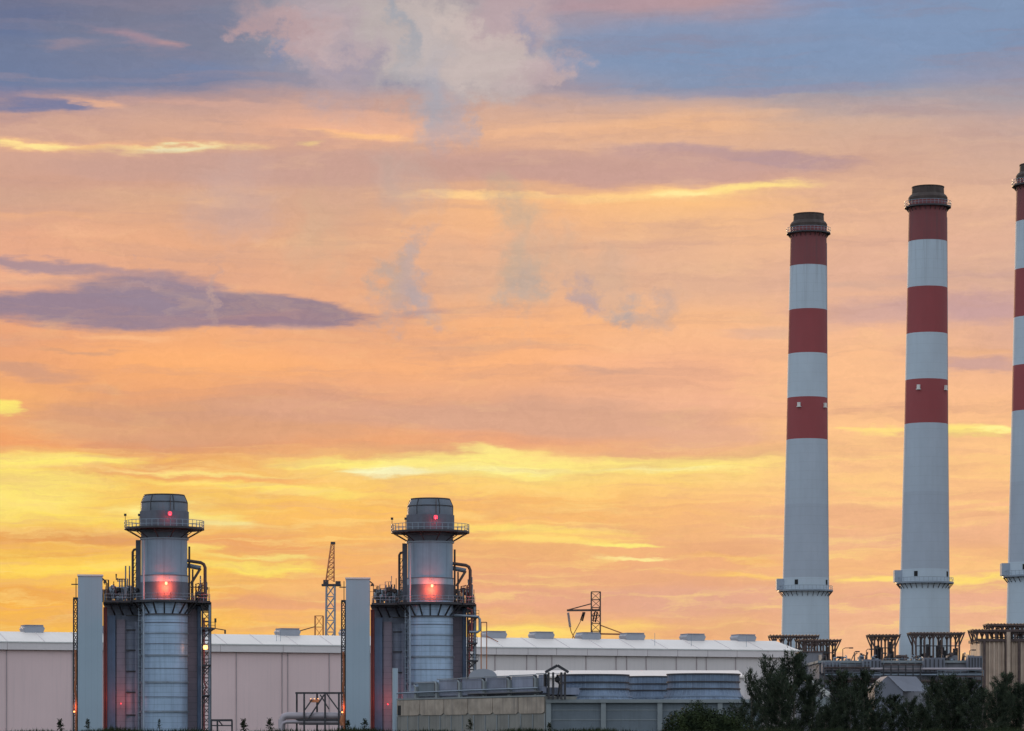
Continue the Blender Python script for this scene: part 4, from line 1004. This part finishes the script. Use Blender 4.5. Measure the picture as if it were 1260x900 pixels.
# ------------------------------------------------------------------ works at the chimney feet
def canopy(label, D, x0, x1, ytop, ybot, posts, rz=0.0, splay=4.0, dep=8, rise=0.0, on_top=False):
    s = D/F; c0 = (x0+x1)/2
    root = thing('steel_canopy', label, 'steel canopy', (PX(c0, D), D, 0), rz, group='dark steel canopies at the chimney feet')
    q = lambda p: (p-c0)*s
    zt = PZ(ytop, D); zb_ = PZ(788.5, 745) if on_top else 0.0; zk = PZ(ytop+7, D)
    t = MB(); 
    for y in (0, dep*.5, dep): t.bar((q(x0), y, zt), (q(x1), y, zt+rise), .5, .4)
    n = max(4, int((x1-x0)/4))
    for k in range(n+1):
        x = q(x0)+(q(x1)-q(x0))*k/n; t.bar((x, -.3, zt+.3+rise*k/n), (x, dep+.3, zt+.3+rise*k/n), .25)
    t.build('top_grid', M['rust'], root)
    for k in range(posts):
        x = q(x0+splay*1.8)+(q(x1-splay*1.8)-q(x0+splay*1.8))*k/(posts-1)
        for y in (.5, dep-.5):
            m = MB(); m.bar((x, y, zb_), (x, y, zt), .42); 
            d = splay*s
            m.bar((x, y, zk), (x-d, y, zt), .28); m.bar((x, y, zk), (x+d, y, zt), .28)
            if k in (0, posts-1):
                e = -1 if k == 0 else 1
                m.bar((x, y, zk-1.6), (x+e*splay*1.7*s, y, zt), .32)
            m.build('post', M['rust'], root)
    m = MB(); zm = PZ(ytop+15, D)
    m.bar((q(x0+splay*1.8), 0.2, zm), (q(x1-splay*1.8), 0.2, zm), .25)
    rg = random.Random(int(x0))
    for k in range(0 if on_top else int((x1-x0)/2.5)):
        x = q(rg.uniform(x0+7, x1-7)); z0_ = PZ(ybot, D); m.tube([(x, rg.uniform(1, 5), 0), (x, rg.uniform(1, 5), PZ(rg.uniform(ytop+6, ybot), D))], rg.uniform(.15, .5), 6)
    m.build('pipework', M['steel'], root)
    return root
canopy('dark steel canopy between the hall end and the left chimney foot', 868, 948, 1008, 783.0, 812, 6, splay=3.5)
canopy('dark steel canopy on the right of the left chimney foot', 850, 984, 1035, 788.5, 812, 6, splay=4.0)
canopy('small dark steel canopy on the left of the middle chimney foot', 838, 1070, 1108, 782.5, 812, 4, splay=3.5)
canopy('wide dark steel canopy on the right of the middle chimney foot', 815, 1121, 1187, 780.0, 812, 6, splay=3.5)
canopy('dark steel canopy over the tan ribbed casing at the right edge', 746, 1197, 1290, 776.5, 800, 8, splay=3.0, on_top=True)
canopy('higher dark steel canopy in front of the right edge chimney', 752, 1216, 1300, 769.5, 790, 7, splay=3.0, on_top=True)

D = 745.0; s = D/F
tc_ = thing('ribbed_casing', 'tall tan ribbed precipitator casing at the right edge', 'casing', (PX(1235, D), D, 0))
q = lambda p: (p-1235)*s
MB().box(q(1206), q(1320), 1, 16, 0, PZ(787, D)).build('shell', M['tan'], tc_)
m = MB()
for k, p in enumerate(np.arange(1207, 1320, 5.6)):
    m.box(q(p)-.18, q(p)+.18, .6, 1.02, 0, PZ(789, D))
m.build('rib', M['tan'], tc_)
for p in (1211.5, 1238.5, 1254, 1280):
    MB().tube([(q(p), .2, 0), (q(p), .2, PZ(789, D))], .3, 10).build('pipe', M['rust'], tc_)
MB().tube([(q(1240.5), -.6, 0), (q(1240.5), -.6, PZ(778, D))], .45, 10).build('pipe', M['tan'], tc_)
MB().box(q(1204), q(1320), .2, 16.5, PZ(789.5, D), PZ(786, D)).build('girder', M['rust'], tc_)

D = 700.0; s = D/F
blk = thing('service_block', 'long grey mauve service building under the chimneys behind the trees', 'building', (PX(1100, D), D, 0))
q = lambda p: (p-1100)*s
MB().box(q(1008), q(1208), 0, 30, 0, PZ(816, D)).build('wall', M['mauve'], blk)
MB().box(q(1006), q(1209), -.5, 30.5, PZ(816, D)+.01, PZ(813, D)).build('parapet', M['concrete_l'], blk)
MB().box(q(1008), q(1208), -.35, -.01, PZ(829, D), PZ(827, D)).build('string_course', M['steel'], blk)
m = MB()
for p0, p1, y0, y1 in ((1010, 1032, 815, 829), (1060, 1082, 812, 826), (1134, 1160, 810, 828), (1188, 1206, 808, 826)):
    MB().box(q(p0), q(p1), -3.5, -.36, PZ(y1, D), PZ(y0, D)).build('fan_cowl', M['mauve_l'], blk)
    g2_ = MB()
    for k in range(5):
        x = q(p0)+(q(p1)-q(p0))*(k+.5)/5; g2_.box(x-.12, x+.12, -3.62, -3.51, PZ(y1-1, D), PZ(y0+2, D))
    g2_.build('louvre', M['steel'], blk)
rg = random.Random(5)
for k in range(70):
    p = rg.uniform(1010, 1205); t = rg.uniform(803, 812)
    MB().tube([(q(p), rg.uniform(0, 10), PZ(813, D)), (q(p), 3, PZ(t, D)), (q(p)+rg.uniform(-1, 1), 3, PZ(t, D))], rg.uniform(.08, .25), 6).build('roof_pipe', rg.choice([M['steel'], M['rust'], M['galv']]), blk)
for p0, w, t in ((1108, 9, 806), (1060, 6, 807.5), (1170, 12, 806), (1044, 5, 810), (1196, 6, 806)):
    MB().box(q(p0), q(p0+w), 4, 8, PZ(813, D), PZ(t, D)).build('roof_box', rg.choice([M['mauve'], M['mauve_l']]), blk)
for p0, p1, y in ((1012, 1068, 822), (1084, 1132, 819), (1150, 1206, 833), (1030, 1080, 836)):
    cwk = MB().box(q(p0), q(p1), -5.2, -3.7, PZ(y, D)-.1, PZ(y, D)+.1).build('catwalk', M['rust'], blk)
    railing(MB(), [(q(p0), -5.1, PZ(y, D)), (q(p1), -5.1, PZ(y, D))], 1.3, .1, 1.6).build('railing', M['galv'], cwk)
    for k in range(int((p1-p0)/9)+1):
        MB().bar((q(p0+k*9), -5, 0), (q(p0+k*9), -5, PZ(y, D)), .25).build('catwalk_post', M['steel'], blk)
for y, m0, r0 in ((824, 'pipe', .3), (831, 'galv', .22), (839, 'rust', .35), (846, 'mauve_l', .4)):
    MB().tube([(q(1012), -4.2, PZ(y, D)), (q(1204), -4.2, PZ(y, D))], r0, 10).build('header_pipe', M[m0], blk, True)
for k in range(9):
    p = rg.uniform(1020, 1200); MB().box(q(p), q(p)+rg.uniform(.5, 1.4), -.12, -.01, PZ(852, D), PZ(834, D)).build('dark_door', M['hole'] if k % 2 else M['steel'], blk)
D = 690.0; s = D/F
b3 = thing('brown_block', 'brown grey block between the hall end and the left chimney', 'building', (PX(998, D+40), D+40, 0))
q = lambda p: (p-998)*(D+40)/F
MB().box(q(986), q(1012), 0, 15, 0, PZ(803, D+40)).build('wall', M['mauve'], b3)
MB().box(q(985), q(1013), -.4, 15.4, PZ(803, D+40), PZ(801.5, D+40)).build('parapet', M['rust'], b3)
MB().tube([(q(1009), -.5, 0), (q(1009), -.5, PZ(806, D+40))], .35, 8).build('pipe', M['tan'], b3)
D = 600.0; s = D/F
sh2 = thing('gabled_shed', 'pale mauve gabled shed behind the trees below the middle chimney', 'shed', (PX(1112, D), D, 0), R(0))
q = lambda p: (p-1112)*s
zr, ze = PZ(832, D), PZ(851, D)
MB().prism([(q(1076), 0), (q(1111), 0), (q(1111), ze), (q(1092), zr), (q(1076), PZ(846, D))], 0, 12).build('gable_wall', M['mauve_l'], sh2)
MB().add([(q(1092), -.2, zr+.05), (q(1111.5), -.2, ze+.05), (q(1150), 8, ze+.05), (q(1134), 8, zr+.05)], [(0,1,2,3)]).build('roof', M['mauve_l'], sh2)
MB().box(q(1111)+.02, q(1152), 2, 10, 0, ze-.1).build('side_wall', M['mauve'], sh2)

# white sloping gangway
D = 520.0; s = D/F
gw = thing('gangway', 'white lattice gangway sloping down through the tall trees', 'gangway', (PX(1005, D), D, 0))
q = lambda p: (p-1005)*s
m = MB(); a_ = (q(991), PZ(833, D)); b_ = (q(1021), PZ(853.5, D)); a2 = (q(991), PZ(838, D)); b2 = (q(1021), PZ(857, D))
for y in (0, 1.4):
    m.bar((a_[0], y, a_[1]), (b_[0], y, b_[1]), .32); m.bar((a2[0], y, a2[1]), (b2[0], y, b2[1]), .2)
    for k in range(9):
        f0, f1_ = k/9, (k+1)/9
        m.bar((a_[0]+(b_[0]-a_[0])*f0, y, a_[1]+(b_[1]-a_[1])*f0), (a2[0]+(b2[0]-a2[0])*f1_, y, a2[1]+(b2[1]-a2[1])*f1_), .14)
m.build('truss', M['white'], gw)
MB().box(q(990), q(1022), .3, 1.2, PZ(870, D), PZ(858, D)).build('skirt', M['concrete_l'], gw)
for p, yb in ((1021, 854), (1000, 842), (1013, 850)): MB().bar((q(p), .7, 0), (q(p), .7, PZ(yb, D)), .25).build('leg', M['white'], gw)

# lamp posts on the service roof
def lamp_post(px, ytop, arm, label, D=705.0):
    s = D/F; r = thing('lamp_post', label, 'lamp post', (PX(px, D), D, PZ(813, D)), group='small lamp posts under the chimneys')
    h = (813-ytop)*s
    MB().tube([(0,0,0), (0,0,h*.9), (arm*.3*s,0,h), (arm*s,0,h)], .09, 6).build('pole', M['steel'], r)
    MB().box(arm*s-.4, arm*s+.5, -.2, .2, h-.15, h+.12).build('lamp_head', M['steel'], r)
lamp_post(1037, 797.5, 10, 'slim lamp post just right of the left chimney, the taller of that pair')
lamp_post(1051, 802, 4, 'shorter lamp post between the left and middle chimneys')
lamp_post(1066, 799, 6, 'lamp post close to the left canopy of the middle chimney')
lamp_post(1193, 800, 5, 'lamp post between the wide canopy and the tan ribbed casing')

# ------------------------------------------------------------------ trees
nrng = np.random.default_rng(5)
def make_casuarina(name, h, w, nlimb=70, nleaf=150, seed=1, sparse=1.0):
    """feathery she-oak: upswept limbs carrying tufts of fine needles"""
    rg = np.random.default_rng(seed)
    tr = MB(); V = []; Fc = []
    lean = rg.uniform(-.03, .03)*h
    tp = [(lean*t*t + .12*math.sin(4*t+seed), .1*math.cos(3*t+seed), h*.97*t) for t in np.linspace(0, 1, 9)]
    tr.tube(tp, list(np.linspace(.17, .02, 9)*h/12), 7)
    for i in range(nlimb):
        t = .12 + .86*(i/nlimb)**.9
        base = np.array([np.interp(t, np.linspace(0,1,9), [p[k] for p in tp]) for k in range(3)])
        az_ = rg.uniform(0, 2*PI)
        prof = math.sin(min(1, (1-t)*1.25+.10)*PI*.55)
        L = w*.5*prof*rg.uniform(.45, 1.2) + .35
        up = rg.uniform(1.0, 2.4)
        d = np.array([math.cos(az_), math.sin(az_), up]); 
        p0 = base; p1 = base + np.array([math.cos(az_), math.sin(az_), up*.5])*L*.5; p2 = base + d*L*np.array([1,1,.8])
        tr.tube([p0, p1, p2], [.05, .035, .012], 4, cap=False)
        n = int(nleaf*sparse*(.4+prof))
        ff = rg.uniform(.2, 1.08, n)[:, None]
        pts = np.where(ff < .5, p0+(p1-p0)*ff*2, p1+(p2-p1)*(ff-.5)*2) + rg.normal(0, .10+.035*L, (n, 3))
        dirs = d/np.linalg.norm(d)*1.0 + rg.normal(0, .55, (n, 3)) + np.array([0,0,.25])
        dirs /= np.linalg.norm(dirs, axis=1)[:, None]
        ln = rg.uniform(.18, .5, n)[:, None]
        side = np.cross(dirs, rg.normal(0, 1, (n, 3))); side /= np.linalg.norm(side, axis=1)[:, None]
        side *= rg.uniform(.025, .06, n)[:, None]
        o = len(V)*0
        a_ = pts-side; b_ = pts+side; c_ = pts+dirs*ln+side*.3; d_ = pts+dirs*ln-side*.3
        V.append(np.stack([a_, b_, c_, d_], 1).reshape(-1, 3))
    VV = np.concatenate(V); nf = len(VV)//4
    root = thing(name, 'x', 'tree', group='feathery dark trees at the lower right')
    me = bpy.data.meshes.new('crown'); me.from_pydata(VV.tolist(), [], np.arange(nf*4).reshape(-1, 4).tolist()); me.materials.append(M['needle'])
    o = bpy.data.objects.new('crown', me); C.objects.link(o); o.parent = root
    tr.build('trunk', M['bark'], root)
    return root
cas = [make_casuarina('casuarina_tree', 12.0, 4.2, 42, 190, 1), make_casuarina('casuarina_tree', 12.0, 4.8, 42, 200, 2),
       make_casuarina('casuarina_tree', 12.0, 3.2, 36, 180, 3), make_casuarina('casuarina_tree', 12.0, 4.0, 30, 170, 4, .9)]
used = [False]*4
TREES = [  # px, top row, D, variant, width factor, label
 (976, 804, 385, 0, 1.1, 'tallest dark feathery tree, in front of the hall end'),
 (945, 812, 392, 3, 1.0, 'thin topped feathery tree left of the tallest one'),
 (925, 828, 380, 3, .8, 'small sparse feathery tree beside the rightmost blue fan'),
 (958, 834, 372, 1, 1.0, 'dense feathery tree low in front of the tallest tree'),
 (1000, 832, 376, 2, 1.0, 'feathery tree just left of the white gangway end'),
 (1033, 826, 388, 2, 1.15, 'slender feathery tree below the left chimney canopy'),
 (1064, 827, 380, 0, .95, 'feathery tree between the left chimney and the gabled shed'),
 (1045, 852, 370, 1, .9, 'short feathery tree in the gap between two slender ones'),
 (1098, 856, 384, 2, 1.0, 'short pointed feathery tree before the gabled shed'),
 (1117, 864, 378, 1, .8, 'lowest feathery tree at the right foot of the gabled shed'),
 (1150, 842, 386, 1, .95, 'feathery tree left in the thick clump below the wide canopy'),
 (1171, 832, 378, 0, 1.1, 'feathery tree in the middle of the thick clump below the wide canopy'),
 (1190, 838, 390, 2, 1.2, 'feathery tree on the right of the thick clump below the wide canopy'),
 (1208, 850, 372, 3, 1.0, 'sparse feathery tree before the left edge of the tan casing'),
 (1236, 829, 384, 2, 1.1, 'slender feathery tree in front of the tan ribbed casing'),
 (1226, 848, 376, 1, .8, 'short feathery tree at the foot of the tan ribbed casing'),
 (1256, 842, 380, 0, 1.0, 'feathery tree cut off by the right edge'),
 (1017, 872, 366, 1, .8, 'low feathery tree under the white gangway'),
 (1135, 874, 368, 1, .8, 'low feathery tree left of the thick clump'),
 (1080, 876, 366, 1, .8, 'low feathery tree in front of the shed gap'),
 (905, 868, 374, 3, .8, 'low sparse feathery tree on the right of the round bush'),
]
rg = random.Random(21)
for px, top, D, v, wf, lb in TREES:
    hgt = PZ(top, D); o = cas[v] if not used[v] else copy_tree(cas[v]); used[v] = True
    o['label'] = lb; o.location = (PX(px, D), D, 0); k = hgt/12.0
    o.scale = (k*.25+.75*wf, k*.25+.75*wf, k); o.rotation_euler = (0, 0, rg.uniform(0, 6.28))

def make_bush(name, rx_, rz_, n, seed, label, cat='bush', mt='leaf'):
    rg = np.random.default_rng(seed); cl = []
    nb_ = 26
    for i in range(nb_):
        t = rg.uniform(0, PI); rr_ = rg.uniform(.35, 1)
        cl.append((math.cos(t)*rx_*.8*rr_, rg.uniform(-.6, .6)*rx_*.6, math.sin(t)*rz_*.78*rr_+.15, rg.uniform(.30, .44)*rz_))
    V = []
    for c in cl:
        m_n = n//nb_; d = rg.normal(0, 1, (m_n, 3)); d /= np.linalg.norm(d, axis=1)[:, None]
        p = np.array(c[:3]) + d*c[3]*rg.uniform(.5, 1.1, m_n)[:, None]**.5
        a_ = rg.normal(0, 1, (m_n, 3)); a_ /= np.linalg.norm(a_, axis=1)[:, None]; b_ = np.cross(a_, d); 
        sz = rg.uniform(.07, .17, m_n)[:, None]
        V.append(np.stack([p-a_*sz, p-b_*sz*.6, p+a_*sz, p+b_*sz*.6], 1).reshape(-1, 3))
    VV = np.concatenate(V); VV[:, 2] = np.maximum(VV[:, 2], .02); nf = len(VV)//4
    root = thing(name, label, cat)
    me = bpy.data.meshes.new('foliage'); me.from_pydata(VV.tolist(), [], np.arange(nf*4).reshape(-1, 4).tolist()); me.materials.append(M[mt])
    o = bpy.data.objects.new('foliage', me); C.objects.link(o); o.parent = root
    st_ = MB()
    for c in cl[:14]: st_.tube([(0, 0, 0), (c[0]*.4, c[1]*.4, c[2]*.6), c[:3]], [.09, .06, .03], 5)
    st_.build('stems', M['bark'], root)
    return root
D = 340.0
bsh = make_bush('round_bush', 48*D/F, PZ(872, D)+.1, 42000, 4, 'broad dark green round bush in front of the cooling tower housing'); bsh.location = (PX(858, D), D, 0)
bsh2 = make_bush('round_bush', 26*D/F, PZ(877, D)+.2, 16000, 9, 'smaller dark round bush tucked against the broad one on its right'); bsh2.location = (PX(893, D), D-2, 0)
# weeds and saplings along the bank
def make_sapling(seed, h):
    rg = random.Random(seed); m = MB()
    root = thing('sapling', 'x', 'sapling', group='saplings and weeds along the bank')
    st_ = MB(); st_.tube([(0,0,-.3), (.05,0,h*.5), (.02,0,h)], [.035,.025,.01], 5)
    for k in range(60):
        z = h*rg.uniform(.25, 1); a = rg.uniform(0, 2*PI); L = rg.uniform(.15, .45)*(1.25-z/h)
        e = Vector((math.cos(a)*L, math.sin(a)*L, z+rg.uniform(-.05, .2)))
        if k % 3 == 0: st_.bar((0.03,0,z), e, .02)
        for q_ in range(4):
            p = Vector((0.03,0,z)).lerp(e, rg.uniform(.4, 1.1)); d = Vector((rg.gauss(0,1), rg.gauss(0,1), rg.gauss(0,.6))).normalized()*rg.uniform(.06,.13)
            n_ = d.cross(Vector((rg.gauss(0,1), rg.gauss(0,1), 1))).normalized()*.045
            m.add([p, p+d*.5+n_, p+d, p+d*.5-n_], [(0,1,2,3)])
    m.build('leaves', M['grass'], root); st_.build('stem', M['bark'], root)
    return root
saps = [make_sapling(1, 1.5), make_sapling(2, 1.1), make_sapling(3, .75)]
su = [False]*3
SAP = [(74,2,888,'low weed left of the left ladder tower'),(108,1,886,'leafy sapling in front of the left duct tower'),
 (196,0,886,'sapling at the foot of the left exhaust stack'),(300,2,888,'weed right of the low dark steel frame'),
 (332,2,887,'low weed left of the lagged pipe bend'),(428,2,888,'weed at the left foot of the right duct tower'),
 (449,2,887,'weed at the right foot of the right duct tower'),(578,1,886,'leafy shrub in front of the stained concrete wall'),
 (676,2,891,'weed at the corner below the little pavilion')]
for px, v, top, lb in SAP:
    D = 301.5; o = saps[v] if not su[v] else copy_tree(saps[v]); su[v] = True
    hs = (1.5, 1.1, .75)[v]; zb_ = bank_top(PX(px, D))-.02
    o['label'] = lb; o.location = (PX(px, D), D, zb_); k = max(.3, (PZ(top, D)-zb_)/hs); o.scale = (max(k,.75), max(k,.75), k); o.rotation_euler = (0, 0, px)
for o in list(scene.objects):
    if o.type == 'EMPTY' and o.get('label') == 'x': print('UNLABELLED', o.name)
